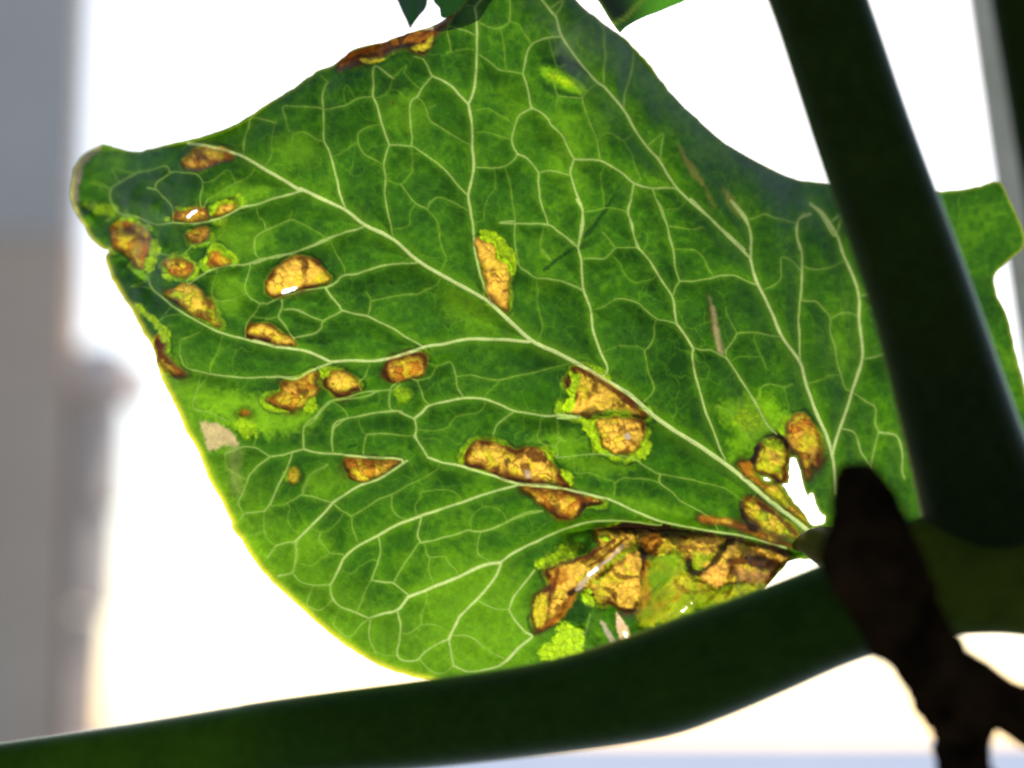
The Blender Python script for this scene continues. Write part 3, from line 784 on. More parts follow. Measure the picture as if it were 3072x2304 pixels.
    ('B', 'P', .62, 14, 8, '870,590 950,592 1050,622 1110,680 1140,740 1060,738 1000,760 935,790 915,700'), ('B', 'P', .12, 40, 8, '1080,740 1150,750 1150,900 1160,1050 1100,1060 1080,900'),
    ('E', 'Q', .5, 16, 6, '1180,940 1230,1030 1290,1110 1340,1180 1350,1230 1300,1190 1230,1090'), ('E', 'Q', .3, 18, 6, '1340,1200 1400,1300 1430,1380 1380,1310'), ('E', 'Q', .5, 20, 6, '1480,1240 1530,1290 1580,1370 1590,1440 1540,1390 1500,1320'),
    ('F', 'P', .34, 14, 5, '940,640 965,670 985,740 1010,860 1035,960 1045,1025 1005,1015 975,900 965,780'), ('F', 'B', .35, 8, 5, '930,620 960,740 980,900 1000,1010 960,900 940,740'),
    ('P', 'N', .95, 9, 4, '920,890 965,822 1050,732 1110,675 1165,636 1180,652 1130,715 1062,775 1005,852 955,908'), ('P', 'P', 1, 8, 4, '1320,1130 1370,1160 1450,1300 1480,1420 1400,1420 1340,1320'), ('P', 'N', .7, 8, 4, '1170,1220 1220,1240 1340,1480 1290,1460'), ('P', 'N', .9, 6, 3, '1180,630 1280,540 1390,440 1400,460 1300,560 1190,650'),
    ('A', 'F', .9, 16, 6, '660,290 600,330 540,375 495,440 470,560 465,680 500,750 540,800 530,740 515,680 525,560 555,440 590,390 660,330'),
    # dark scratches and bits
    ('E', 'D', .8, 6, 4, '550,1560 620,1480 740,1310 755,1320 640,1500 570,1580'), ('D', 'D', .8, 6, 5, '1830,460 1930,380 2040,310 2040,330 1940,400 1860,470'), ('E', 'D', .6, 14, 8, '520,1620 600,1590 560,1655 500,1655'), ('B', 'D', .9, 5, 5, '1870,740 1925,735 1915,750 1870,765'),
    ('D', 'K', .8, 3, 2, '815,540 835,540 835,555 818,552'), ('D', 'K', .8, 3, 2, '983,465 992,467 990,475'), ('C', 'K', .7, 3, 2, '1295,1070 1305,1072 1300,1085'), ('F', 'K', .6, 4, 3, '325,965 350,970 340,990'), ('C', 'B', .5, 5, 4, '1055,660 1070,670 1070,710 1050,690'),
    ('C', 'K', .8, 9, 6, '780,365 960,345 1080,310 1200,285 1290,300 1180,300 1060,330 900,385'), ('C', 'O', .6, 9, 6, '1050,260 1180,225 1260,215 1180,270 1080,290'), ('C', 'N', .7, 7, 3, '1270,195 1390,140 1420,135 1340,190'), ('C', 'Y', .7, 8, 6, '840,395 960,385 1000,395 900,415'), ('C', 'Y', .8, 8, 6, '1170,310 1260,290 1320,240 1300,320 1220,340'),
]
PIG = {'T': lin(230, 182, 62), 'O': lin(172, 108, 24), 'Y': lin(200, 186, 34), 'B': lin(80, 36, 4), 'K': lin(34, 20, 6), 'H': lin(150, 186, 12),
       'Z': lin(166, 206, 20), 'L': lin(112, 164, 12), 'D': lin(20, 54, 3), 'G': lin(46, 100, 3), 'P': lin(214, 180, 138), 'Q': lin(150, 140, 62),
       'F': lin(140, 126, 108), 'N': lin(196, 176, 150), 'V': lin(146, 152, 16), 'W': lin(244, 182, 72), 'S': lin(168, 118, 70)}
VEIN_MAJ, VEIN_MIN, VEIN_BRN = lin(184, 203, 124), lin(124, 164, 48), lin(176, 118, 36)
KT = 0.305                # transmitted share of the apparent pigment brightness

STEP = 3.0
gx = np.arange(195, 3120, STEP)
gy = np.arange(-100, 2060, STEP)
X, Y = np.meshgrid(gx, gy)
NY, NX = X.shape


def window(p, m):
    i0 = max(0, int((p[:, 0].min() - m - gx[0]) // STEP)); i1 = min(NX, int((p[:, 0].max() + m - gx[0]) // STEP) + 2)
    j0 = max(0, int((p[:, 1].min() - m - gy[0]) // STEP)); j1 = min(NY, int((p[:, 1].max() + m - gy[0]) // STEP) + 2)
    return slice(j0, max(j0, j1)), slice(i0, max(i0, i1))


def seg_dist(x, y, a, b):
    d = b - a
    L = d @ d + 1e-9
    t = np.clip(((x - a[0]) * d[0] + (y - a[1]) * d[1]) / L, 0, 1)
    qx, qy = a[0] + t * d[0], a[1] + t * d[1]
    return np.hypot(x - qx, y - qy), t, qx, qy


def poly_in(x, y, p):
    c = np.zeros(x.shape, bool)
    q = np.roll(p, -1, 0)
    for a, b in zip(p, q):
        if a[1] == b[1]:
            continue
        m = (a[1] > y) != (b[1] > y)
        c ^= m & (x < (b[0] - a[0]) * (y - a[1]) / (b[1] - a[1]) + a[0])
    return c


def poly_sd(x, y, p):
    d = np.full(x.shape, 1e9)
    for a, b in zip(p, np.roll(p, -1, 0)):
        d = np.minimum(d, seg_dist(x, y, a, b)[0])
    return np.where(poly_in(x, y, p), -d, d)


# outline and holes: signed distance (capped) and nearest outline point
wob = lambda p, a, s, sd: p + np.stack([vnoise(p[:, 0], p[:, 1], s, sd), vnoise(p[:, 0], p[:, 1], s, sd + 1)], 1) * a
OUT = wob(smooth(OUTLINE, 6, True), 2.0, 17, 3)
HOL = [wob(smooth(h, 5, True), 2.5, 9, 5) for h in HOLES]
ED = np.full(X.shape, 260.0)
NPX, NPY = X.copy(), Y.copy()
for p in [OUT] + HOL:
    for a, b in zip(p, np.roll(p, -1, 0)):
        w = window(np.array([a, b]), 260 if p is OUT else 60)
        d, t, qx, qy = seg_dist(X[w], Y[w], a, b)
        m = d < ED[w]
        ED[w] = np.where(m, d, ED[w]); NPX[w] = np.where(m, qx, NPX[w]); NPY[w] = np.where(m, qy, NPY[w])
INS = poly_in(X, Y, OUT)
for p in HOL:
    INS &= ~poly_in(X, Y, p)

# veins: a loose end close to another vein is led into it
def lead(k, e):
    p = V[k][0]
    q = p[e]
    best = (75.0, None)
    for m, (r, _, _) in enumerate(V):
        if m == k:
            continue
        a, b = r[:-1], r[1:]
        d = b - a
        t = np.clip(((q - a) * d).sum(1) / ((d * d).sum(1) + 1e-9), 0, 1)
        n = a + d * t[:, None]
        h = np.hypot(*(n - q).T)
        i = int(h.argmin())
        if h[i] < best[0]:
            best = (h[i], n[i])
    return best


for k in range(1, len(V)):
    p, w0, w1 = V[k]
    for e in (0, -1):
        h, n = lead(k, e)
        if n is not None and h > 3:
            p = np.concatenate([[n], p]) if e == 0 else np.concatenate([p, [n]])
    V[k] = (p, w0, w1)
VM = np.zeros(X.shape); VW = np.zeros(X.shape); VD = np.full(X.shape, 80.0); VI = np.zeros(X.shape, int); VH = np.zeros(X.shape)
N_MAJ = 0
MAJOR = []
for k, (p, w0, w1) in enumerate(V):
    p = smooth(p, 5)
    wgl = 0.9 if max(w0, w1) > 9 else 1.5
    p = wob(p, wgl, 26, 30 + k % 20)
    vid = -1
    if max(w0, w1) >= 8:
        N_MAJ += 1
        vid = N_MAJ
        MAJOR.append(k)
    n = len(p) - 1
    big = max(w0, w1) >= 5.5
    for i in range(n):
        wa, wb = w0 + (w1 - w0) * i / n, w0 + (w1 - w0) * (i + 1) / n
        w = window(p[i:i + 2], 80 if big else 16)
        d, t, _, _ = seg_dist(X[w], Y[w], p[i], p[i + 1])
        ww = wa + (wb - wa) * t
        ww = ww * (1 + 0.16 * vnoise(X[w], Y[w], 31, 44))
        m = sstep(ww * 0.30 + 2.2 - d, 0, 4.0)
        s = m > VM[w]
        VM[w] = np.where(s, m, VM[w]); VW[w] = np.where(s, ww, VW[w]); VI[w] = np.where(s & (m > 0.35), vid, VI[w])
        VH[w] = np.maximum(VH[w], np.exp(-(d / (ww * 1.3 + 3)) ** 2) * np.clip(ww / 12, 0, 1))
        if big:
            VD[w] = np.minimum(VD[w], d)

# ---- pigment
n1 = fbm(X, Y, 420, 1, 3); n2 = fbm(X, Y, 90, 5, 3); n3 = fbm(X, Y, 16, 9, 3)
f1, f2, cid = worley(X + 9 * vnoise(X, Y, 30, 12), Y + 9 * vnoise(X, Y, 30, 13), 34, 17)
are = np.exp(-((f2 - f1) / 0.10) ** 2)                       # finest net of veinlets
G0, G1, G2 = lin(27, 67, 1), lin(48, 97, 2), lin(84, 133, 5)
mixv = np.clip(0.46 + 0.36 * n1 + 0.36 * n2 + 0.34 * n3, 0, 1)[..., None]
P = G0 + (G1 - G0) * np.clip(mixv * 2, 0, 1) + (G2 - G1) * np.clip(mixv * 2 - 1, 0, 1)
P = P * (1 + 0.10 * (cid[..., None] - 0.5))
P = P + (PIG['L'] - P) * (0.15 * are * (0.5 + 0.5 * vnoise(X, Y, 70, 21)))[..., None]
h1, h2, hid = worley(X + 26 * vnoise(X, Y, 55, 2) + 5 * vnoise(X, Y, 14, 7), Y + 26 * vnoise(X, Y, 55, 8) + 5 * vnoise(X, Y, 14, 6), 88, 29)
net = np.exp(-((h2 - h1) / 0.034) ** 2)                      # closed meshes of faint veins
P = P + (lin(98, 146, 26) - P) * (net * np.clip(0.16 + 0.4 * fbm(X, Y, 120, 19, 2), 0, 0.4))[..., None]
P = P + (PIG['L'] - P) * np.clip(0.34 * VH * (1 - VM), 0, 1)[..., None]


def blend(w, c, m):
    P[w] = P[w] + (c - P[w]) * m[..., None]


BASEPATCH = ('L', 'D', 'G')
REL = np.zeros(X.shape)          # fine relief, cm towards the lens
NEC = np.zeros(X.shape)          # dead tissue


def do_patch(rec):
    t, pg, st, so, jag, s = rec
    p = smooth(pts(t, s), 3, True)
    w = window(p, so * 1.5 + jag + 6)
    if X[w].size == 0:
        return
    x, y = X[w], Y[w]
    sd = poly_sd(x, y, p) + jag * (0.7 * fbm(x, y, 26, 24, 2) + 0.5 * vnoise(x, y, 8, 27))
    m = st * sstep(-sd, -so * 0.5, so * 0.5)
    c = PIG[pg] * (1 + 0.28 * fbm(x, y, 14, 33, 2))[..., None]
    if pg == 'V':
        sx_, sy_ = (x + y) * 0.7, (x - y) * 0.7
        q_ = fbm(sx_ / 1.0, sy_ / 3.5, 24, 3, 3)
        c = c * (1 + 0.45 * q_)[..., None] + (PIG['L'] - c) * np.clip(0.25 + 0.9 * fbm(x, y, 70, 9, 2), 0, 0.8)[..., None]
        c = c + (PIG['O'] - c) * np.clip(1.6 * fbm(sx_, sy_ / 3.0, 30, 15, 2) - 0.45, 0, 0.7)[..., None]
        REL[w] += m * 0.02 * q_
    if pg in 'HZTWY' or (pg == 'L' and so < 20):
        a1, a2, ci = worley(x + 5 * vnoise(x, y, 12, 3), y + 5 * vnoise(x, y, 12, 4), 21, 40)
        c = c * (0.82 + 0.36 * ci)[..., None] * (1 - 0.38 * np.exp(-((a2 - a1) / 0.14) ** 2))[..., None]
        if pg in 'HZTWY':
            REL[w] += m * 0.012 * (1 - a1)
    blend(w, c, m)


for r_ in PATCH:
    if r_[1] == 'L' and r_[3] > 20:
        do_patch(r_)

SI = np.zeros(X.shape, int)
for k, (t, s, core, rim, halo) in enumerate(SPOTS):
    p = smooth(pts(t, s), 4, True)
    w = window(p, 60)
    x, y = X[w], Y[w]
    sd0 = poly_sd(x, y, p)
    sd = sd0 + 7.5 * fbm(x, y, 26, 14, 2) + 1.2 * vnoise(x, y, 8, 18)
    T = -sd
    ins = sstep(T, -6, 7)
    side = np.clip(0.25 + 1.5 * fbm(x, y, 75, 50 + k, 2), 0, 1)
    hw = 3 + 22 * side * halo
    wx, wy = x + 10 * vnoise(x, y, 19, 6) + 3 * vnoise(x, y, 6, 8), y + 10 * vnoise(x, y, 19, 7) + 3 * vnoise(x, y, 6, 9)
    a1, a2, ci = worley(wx, wy, 25, 3 + k)
    cell = np.exp(-((a2 - a1) / 0.14) ** 2)
    web = np.clip(0.45 + 1.2 * fbm(x, y, 40, 44 + k, 2), 0, 1)
    # shade of the spot's relief painted dark green around, then a scalloped yellow-green band
    blend(w, PIG['D'], 0.55 * np.exp(-(np.maximum(sd, 0) / 22.0) ** 2) * np.clip(0.5 + 1.2 * fbm(x, y, 48, 60 + k, 2), 0, 1) * (sd > -6))
    blend(w, PIG['D'] * 0.6, 0.8 * np.exp(-((sd - hw - 4) / 5.0) ** 2) * np.clip(halo + 0.2, 0, 1) * np.clip(0.4 + 1.4 * fbm(x, y, 55, 22 + k, 2), 0, 1))
    b1, b2, bi = worley(wx, wy, 15, 31 + k)
    hm = sstep(hw + 3 * (bi - .5) - sd, -6, 7) * np.clip(side * 2.2, 0, 1) * min(1, halo)
    hc = PIG['H'] + (PIG['L'] - PIG['H']) * np.clip(0.45 + 1.0 * fbm(x, y, 20, 11 + k, 2), 0, 0.9)[..., None]
    blend(w, hc * (0.75 + 0.5 * bi)[..., None] * (1 - 0.35 * np.exp(-((b2 - b1) / 0.16) ** 2))[..., None], 0.92 * hm)
    base = {'T': ('T', 'Y', 'T'), 'O': ('O', 'Y', 'T'), 'Y': ('Y', 'H', 'T'), 'B': ('B', 'O', 'Y')}[core]
    lo = fbm(x, y, 45, 8 + k, 2)
    c = np.where((ci < 0.50)[..., None], PIG[base[0]], np.where((ci < 0.80)[..., None], PIG[base[1]], PIG[base[2]]))
    smoothc = PIG[base[0]] + (PIG[base[1]] - PIG[base[0]]) * np.clip(0.3 + 1.6 * lo, 0, 1)[..., None]
    c = c + (smoothc - c) * 0.40
    c = c * (0.80 + 0.24 * sstep(T, 2, 26) + 0.20 * (0.6 - a1) + 0.24 * fbm(x, y, 9, 28 + k, 2))[..., None]
    c = c + (PIG['B'] * 1.2 - c) * (0.85 * cell * web)[..., None]
    brown = sstep(fbm(x, y, 38, 36 + k, 3), 0.06 if core == 'O' else 0.16, 0.52)
    c = c + (PIG['B'] - c) * (0.78 * brown)[..., None]
    rs = np.clip(0.30 + 1.3 * fbm(x, y, 60, 20 + k, 2), 0, 1)
    c = c + (PIG['O'] * 0.75 - c) * (np.clip(0.30 + 0.6 * rim, 0, 1) * np.exp(-(np.maximum(T, 0) / (5 + 12 * rs)) ** 2))[..., None]
    blend(w, c, ins)
    blend(w, PIG['B'] * 0.7, np.clip(rim * (0.55 + 1.2 * rs), 0, 0.97) * np.exp(-((T - 2.0) / (6.5 + 10 * rs)) ** 2))
    REL[w] += -0.014 * ins + 0.022 * ins * (0.5 - a1) + 0.012 * np.exp(-((sd - 6) / 6) ** 2)
    NEC[w] = np.maximum(NEC[w], ins)
    SI[w] = np.where((sd < 0), k + 1, SI[w])

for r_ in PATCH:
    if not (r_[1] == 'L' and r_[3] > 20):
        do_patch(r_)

vcol = VEIN_MIN + (VEIN_MAJ - VEIN_MIN) * np.clip((VW - 4) / 9, 0, 1)[..., None] ** 0.8
big = np.clip((VW - 9) / 4, 0, 1)
vcol = vcol + (VEIN_BRN - vcol) * (NEC * (0.85 - 0.5 * big))[..., None]
vcol = vcol * (1 + 0.14 * n3 + 0.10 * n2)[..., None]
edge_v = np.exp(-((VM - 0.45) / 0.25) ** 2) * (VW > 6)
va = VM * (0.52 + 0.45 * np.clip((VW - 2) / 8, 0, 1)) * (1 - 0.25 * NEC)
P = P + (vcol - P) * va[..., None]
low = sstep(Y - 0.9 * X, 150, 700)
rimband = np.exp(-(ED / (6.0 + 6 * low)) ** 2) * (1 - NEC)
P = P + (lin(176, 190, 60) + (lin(232, 228, 60) - lin(176, 190, 60)) * low[..., None] - P) * ((0.5 + 0.4 * low) * rimband)[..., None]
P = np.clip(P, 0.0008, 0.9)

# ---- shape in depth (cm, + away from the lens)
u, v = (X - 1536) * SPX, (1152 - Y) * SPX
DEP = np.zeros(X.shape)


def line_dist(p, n=5):
    p = smooth(p, n)
    d = np.full(X.shape, 1e9)
    for a, b in zip(p[:-1], p[1:]):
        d = np.minimum(d, seg_dist(X, Y, a, b)[0])
    return d


d_tr = line_dist(np.concatenate([pts('E', '430,-110 640,115 840,265 1070,530 1390,860'), pts('E', '1650,1040 1950,1182 2212,1214')]), 2)
d_tl = line_dist(pts('M', '130,320 290,325 480,290 580,225 690,150 900,60 1000,-40'), 2)
d_cr = line_dist(pts('G', '480,985 700,955 900,950 1100,960 1400,1005 1700,1065 1950,1120'), 2)
d_mid = line_dist(MID, 1)
DEP += 0.95 * np.exp(-d_tr / 150.0) * sstep(X, 1500, 2000) + 0.45 * np.exp(-d_tr / 130.0) * (1 - sstep(X, 1500, 2000))
DEP += 0.40 * np.exp(-d_tl / 95.0) * sstep(1500 - X, 0, 500)
DEP += 1.15 * sstep(680 - X, 0, 480) ** 1.4
DEP += 1.0 * sstep(X, 2050, 2900)
DEP += 0.25 * sstep(900 - X, 0, 500) * sstep(Y, 1200, 1700) + 0.22 * sstep(Y, 1500, 2050)
DEP += 0.20 * np.exp(-(d_cr / 34.0) ** 1.3) + 0.05 * np.exp(-(d_mid / 70.0) ** 2)
DEP += 0.16 * fbm(X, Y, 760, 31, 2) + 0.085 * fbm(X, Y, 210, 33, 2) + 0.020 * fbm(X, Y, 64, 35, 2)
DEP -= 0.062 * (1 - np.exp(-(VD / 36.0) ** 1.5))
bx, by = X - (1500 + 430 / 2.212), Y - (505 / 2.212)
ca, sa = math.cos(R(28)), math.sin(R(28))
DEP -= 0.13 * np.exp(-((bx * ca + by * sa) / 58) ** 2 - ((-bx * sa + by * ca) / 34) ** 2)
# crumpled dead patches and the crumpled tip
DEP += 0.18 * fbm(X, Y, 66, 41, 2) * sstep(620 - X, 0, 250) * sstep(Y, 560, 640) * sstep(1000 - Y, 0, 200)
DEP += 0.14 * fbm(X, Y, 70, 43, 3) * sstep(Y, 1560, 1640) * sstep(X, 1600, 1750)
DEP += 0.42 * np.clip(v / 2.9, 0, 1.1) ** 1.8 + 0.40 * np.clip(-v / 2.9, 0, 1) ** 2
DEP -= 0.014 * VH
DEP -= REL

POS = place(X, Y, DEP)
du = np.gradient(POS, axis=1); dv_ = np.gradient(POS, axis=0)
NRM = np.cross(du, dv_)
NRM /= np.linalg.norm(NRM, axis=-1, keepdims=True) + 1e-12
flip = np.sign((NRM * (np.array(CAM) - POS)).sum(-1, keepdims=True))
NRM *= flip

# cells kept: any corner inside; outside corners slide onto the outline
CELL = INS[:-1, :-1] | INS[1:, :-1] | INS[:-1, 1:] | INS[1:, 1:]
corner_far = np.zeros(CELL.shape, bool)
SN = ~INS
PX2, PY2 = np.where(SN, NPX, X), np.where(SN, NPY, Y)
PFIN = place(PX2, PY2, DEP)
for sl in ((slice(None, -1), slice(None, -1)), (slice(1, None), slice(None, -1)), (slice(None, -1), slice(1, None)), (slice(1, None), slice(1, None))):
    corner_far |= (SN[sl] & (ED[sl] > 2.0 * STEP))
CELL &= ~corner_far
idx = np.arange(NY * NX).reshape(NY, NX)
quads = np.stack([idx[:-1, :-1], idx[1:, :-1], idx[1:, 1:], idx[:-1, 1:]], -1)
LAB = np.zeros(CELL.shape, int)          # 0 lamina, 1.. spots, 1000.. major veins, 2000 net
si_c = SI[:-1, :-1]; vi_c = VI[:-1, :-1]
LAB = np.where(si_c > 0, si_c, LAB)
LAB = np.where((vi_c == -1) & (VM[:-1, :-1] > 0.5) & (si_c == 0), 2000, LAB)
LAB = np.where(vi_c > 0, 1000 + vi_c, LAB)

BASE = (3.2, -2.4, 0.0)
plant = empty('pea_plant', BASE)
tag(plant, 'green pea plant holding one large backlit leaf covered in brown blight spots', 'plant')
PFl, NFl, PGl = PFIN.reshape(-1, 3), NRM.reshape(-1, 3), P.reshape(-1, 3) * KT


def leaf_piece(name, mask, parent):
    q = quads[mask & CELL]
    if len(q) < 4:
        return None
    us, inv = np.unique(q, return_inverse=True)
    o = mesh_obj(name, PFl[us], inv.reshape(q.shape), M_LEAF, parent, BASE, NFl[us], PGl[us])
    return o


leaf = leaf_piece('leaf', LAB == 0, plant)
leaf['label'] = 'large backlit green leaf with brown blight spots and pale veins'
leaf_piece('midrib', LAB == 1001, leaf)
for k in range(2, N_MAJ + 1):
    leaf_piece('lateral_vein', LAB == 1000 + k, leaf)
nv = leaf_piece('vein_network', LAB == 2000, leaf)
nv['kind'] = 'stuff'
for k in range(len(SPOTS)):
    leaf_piece('leaf_spot', LAB == k + 1, leaf)

# ------------------------------------------------------------------ other leaves of the plant
def small_leaf(name, outline, depth_fn, pig_fn, parent, base, step=10.0):
    p = smooth(outline, 6, True)
    xs = np.arange(p[:, 0].min() - step, p[:, 0].max() + 2 * step, step)
    ys = np.arange(p[:, 1].min() - step, p[:, 1].max() + 2 * step, step)
    x, y = np.meshgrid(xs, ys)
    best = np.full(x.shape, 1e9); qx = x.copy(); qy = y.copy()
    for a, b in zip(p, np.roll(p, -1, 0)):
        d, t, ax, ay = seg_dist(x, y, a, b)
        m = d < best
        best = np.where(m, d, best); qx = np.where(m, ax, qx); qy = np.where(m, ay, qy)
    i = poly_in(x, y, p)
    c = i[:-1, :-1] | i[1:, :-1] | i[:-1, 1:] | i[1:, 1:]
    xx, yy = np.where(i, x, qx), np.where(i, y, qy)
    pos = place(xx, yy, depth_fn(xx, yy))
    id_ = np.arange(x.size).reshape(x.shape)
    q = np.stack([id_[:-1, :-1], id_[1:, :-1], id_[1:, 1:], id_[:-1, 1:]], -1)[c]
    us, inv = np.unique(q, return_inverse=True)
    return mesh_obj(name, pos.reshape(-1, 3)[us], inv.reshape(q.shape), M_LEAF2, parent, base, None, pig_fn(xx, yy).reshape(-1, 3)[us] * KT)


def stroke(x, y, p, w):
    d = np.full(x.shape, 1e9)
    for a, b in zip(p[:-1], p[1:]):
        d = np.minimum(d, seg_dist(x, y, a, b)[0])
    return np.exp(-(d / w) ** 2)


def pig_dark(x, y):
    g = lin(14, 48, 10) * np.ones(x.shape + (1,))
    return g * (1 + 0.4 * fbm(x, y, 50, 2, 2))[..., None]


tip = small_leaf('leaf', pts('C', '1010,-200 1060,-60 1085,0 1120,80 1150,140 1172,190 1195,160 1230,112 1280,50 1295,-40 1310,-200'),
                 lambda x, y: 0.9 + 0.25 * np.abs(x - 1240) / 60 + 0 * y, pig_dark, plant, BASE)
tip['label'] = 'small dark leaf tip hanging in from the top edge'


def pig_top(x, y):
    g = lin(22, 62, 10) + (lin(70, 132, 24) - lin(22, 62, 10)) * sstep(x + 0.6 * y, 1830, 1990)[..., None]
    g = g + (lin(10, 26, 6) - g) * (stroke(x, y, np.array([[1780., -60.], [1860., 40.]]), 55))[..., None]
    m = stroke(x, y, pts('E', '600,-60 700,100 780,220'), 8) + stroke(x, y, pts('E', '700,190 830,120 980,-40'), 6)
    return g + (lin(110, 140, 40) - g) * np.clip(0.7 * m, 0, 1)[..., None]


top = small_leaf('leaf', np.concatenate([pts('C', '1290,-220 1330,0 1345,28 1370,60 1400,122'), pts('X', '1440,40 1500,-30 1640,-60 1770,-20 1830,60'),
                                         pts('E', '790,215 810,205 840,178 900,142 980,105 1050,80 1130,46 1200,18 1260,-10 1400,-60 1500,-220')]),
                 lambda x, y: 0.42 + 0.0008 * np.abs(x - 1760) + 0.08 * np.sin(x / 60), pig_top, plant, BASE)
top['label'] = 'folded green leaf behind the top of the big leaf'

# ------------------------------------------------------------------ stems
def tube(path, rad, sides=28, flat=1.0, rough=0.0, seed=1, sub=8, cap=True, flat_dir=(0, -1, 0)):
    """path: world points, rad: radii.  Smoothly swept, closed at both ends."""
    pr = smooth(np.concatenate([np.asarray(path, float), np.asarray(rad, float)[:, None]], 1), sub)
    c, r = pr[:, :3], pr[:, 3]
    t = np.gradient(c, axis=0)
    t /= np.linalg.norm(t, axis=1, keepdims=True)
    vs, fs = [], []
    up = np.array(flat_dir, float)
    for i in range(len(c)):
        a = up - t[i] * (up @ t[i]); a /= np.linalg.norm(a)
        b = np.cross(t[i], a)
        for k in range(sides):
            th = 2 * math.pi * k / sides
            rr = r[i]
            if rough:
                rr = rr * (1 + rough * float(vnoise(np.array([i * 1.3 + 7 * math.cos(th)]), np.array([7 * math.sin(th) + seed * 9]), 4.0, seed)[0]))
            vs.append(c[i] + (a * math.cos(th) * flat + b * math.sin(th)) * rr)
    n = len(c)
    for i in range(n - 1):
        for k in range(sides):
            k2 = (k + 1) % sides
            fs.append((i * sides + k, i * sides + k2, (i + 1) * sides + k2, (i + 1) * sides + k))
    if cap:
        vs.append(c[0]); vs.append(c[-1])
        for k in range(sides):
            k2 = (k + 1) % sides
            fs.append((len(vs) - 2, k2, k)); fs.append((len(vs) - 1, (n - 1) * sides + k, (n - 1) * sides + k2))
    return vs, fs


def mpath(rows):
    """rows in the coordinates of the 2212 px view: x, y, depth, radius."""
    P3, rr = [], []
    for x, y, d, r in rows:
        px, py = x / 0.72005, y / 0.72005
        P3.append(place(px, py, np.float64(d)))
        rr.append(r / 0.72005 * SPX * (D + d) / D)
    return P3, rr


p3, rr = mpath([(-420, 1745, -0.7, 62), (-150, 1697, -0.9, 66), (0, 1676, -1.0, 70), (300, 1641, -1.1, 79), (600, 1600, -1.3, 88), (930, 1563, -1.5, 95),
                (1200, 1527, -1.7, 101), (1400, 1482, -1.8, 116), (1520, 1440, -1.85, 118), (1650, 1390, -1.9, 113), (1780, 1336, -2.0, 110), (1900, 1290, -2.0, 114), (1960, 1268, -2.0, 122), (2050, 1238, -2.0, 135), (2212, 1225, -2.0, 148), (2400, 1270, -2.0, 150)])
vs, fs = tube(p3[:13], rr[:13])
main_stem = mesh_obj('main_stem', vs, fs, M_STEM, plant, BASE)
p3 = list(p3[12:]); rr = list(rr[12:])
rr[0] *= 0.985
q0 = p3[-1]
p3 += [q0 + np.array([1.3, 0.2, -0.8]), q0 + np.array([1.6, 0.1, -3.0]), np.array([3.6, -2.3, 12.0]), np.array([3.2, -2.4, -0.3])]
rr += [0.50, 0.48, 0.46, 0.45]
vs, fs = tube(p3, rr)
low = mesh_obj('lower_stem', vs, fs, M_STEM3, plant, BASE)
low['label'] = 'olive green stem beyond the joint at the right edge'
main_stem['label'] = 'thick green stem crossing the bottom of the picture'
p3, rr = mpath([(1640, -330, -2.3, 96), (1700, -150, -2.3, 99), (1767, 0, -2.3, 103), (1868, 300, -2.25, 106), (1975, 600, -2.2, 110), (2052, 850, -2.15, 120), (2098, 1000, -2.1, 130), (2145, 1120, -2.0, 146), (2195, 1215, -1.8, 130), (2215, 1270, -1.6, 60)])
vs, fs = tube(p3, rr)
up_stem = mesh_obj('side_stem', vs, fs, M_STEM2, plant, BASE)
up_stem['label'] = 'dark out of focus stem leaning across the upper right'
p3, rr = mpath([(1718, 1180, -0.02, 10), (1745, 1172, -0.15, 24), (1785, 1180, -0.7, 44), (1840, 1205, -1.4, 56), (1900, 1240, -2.0, 60)])
vs, fs = tube(p3, rr, 16)
mesh_obj('leaf_stalk', vs, fs, M_STALK, plant, BASE)
def crumple(vs, seed, amp):
    """Creases along a dried scrap: ridged noise pushed in and out from its middle line."""
    a = np.array(vs)
    c = a.mean(0)
    q = a * np.array([1.0, 1.0, 0.55])
    n = vnoise(q[:, 0] * 10 + q[:, 1] * 6, q[:, 2] * 10, 1.9, seed) + 0.6 * vnoise(q[:, 0] * 24, q[:, 2] * 24 + q[:, 1] * 9, 2.0, seed + 3)
    n2 = vnoise(q[:, 0] * 14, q[:, 2] * 14, 2.3, seed + 5)
    a[:, 1] += amp * n
    a[:, 0] += amp * 0.5 * n2
    a[:, 2] += amp * 0.5 * vnoise(q[:, 0] * 15, q[:, 2] * 13, 2.2, seed + 8)
    return [tuple(v) for v in a]


dvs, dfs = [], []
for k, rows in enumerate((
        [(1848, 1008, -2.65, 26), (1858, 1045, -2.75, 54), (1874, 1110, -2.9, 84), (1886, 1210, -3.0, 106), (1928, 1310, -3.0, 104), (1972, 1390, -2.95, 76), (2010, 1440, -2.8, 40)],
        [(1960, 1340, -2.9, 70), (1998, 1415, -2.95, 84), (2040, 1490, -2.95, 88), (2072, 1552, -2.9, 78), (2080, 1600, -2.85, 66), (2092, 1660, -2.8, 60), (2110, 1740, -2.75, 46), (2120, 1800, -2.7, 14)],
        [(1960, 1340, -2.85, 40), (2030, 1428, -2.85, 58), (2110, 1482, -2.8, 60), (2212, 1545, -2.8, 66), (2320, 1600, -2.7, 60), (2420, 1670, -2.5, 20)])):
    rows = [(x, y, d - 0.7, r) for x, y, d, r in rows]
    p3, rr = mpath(rows)
    a, b = tube(p3, rr, 40, flat=0.4, rough=0.10, seed=6 + k, sub=12)
    a = crumple(a, 12 + 7 * k, 0.055)
    o_ = len(dvs)
    dvs += a
    dfs += [tuple(i_ + o_ for i_ in f) for f in b]
vs, fs = dvs, dfs
dry = mesh_obj('withered_stipule', vs, fs, M_DRY, plant, BASE)
dry['label'] = 'shrivelled dark brown stipule wrapped across the stem joint'

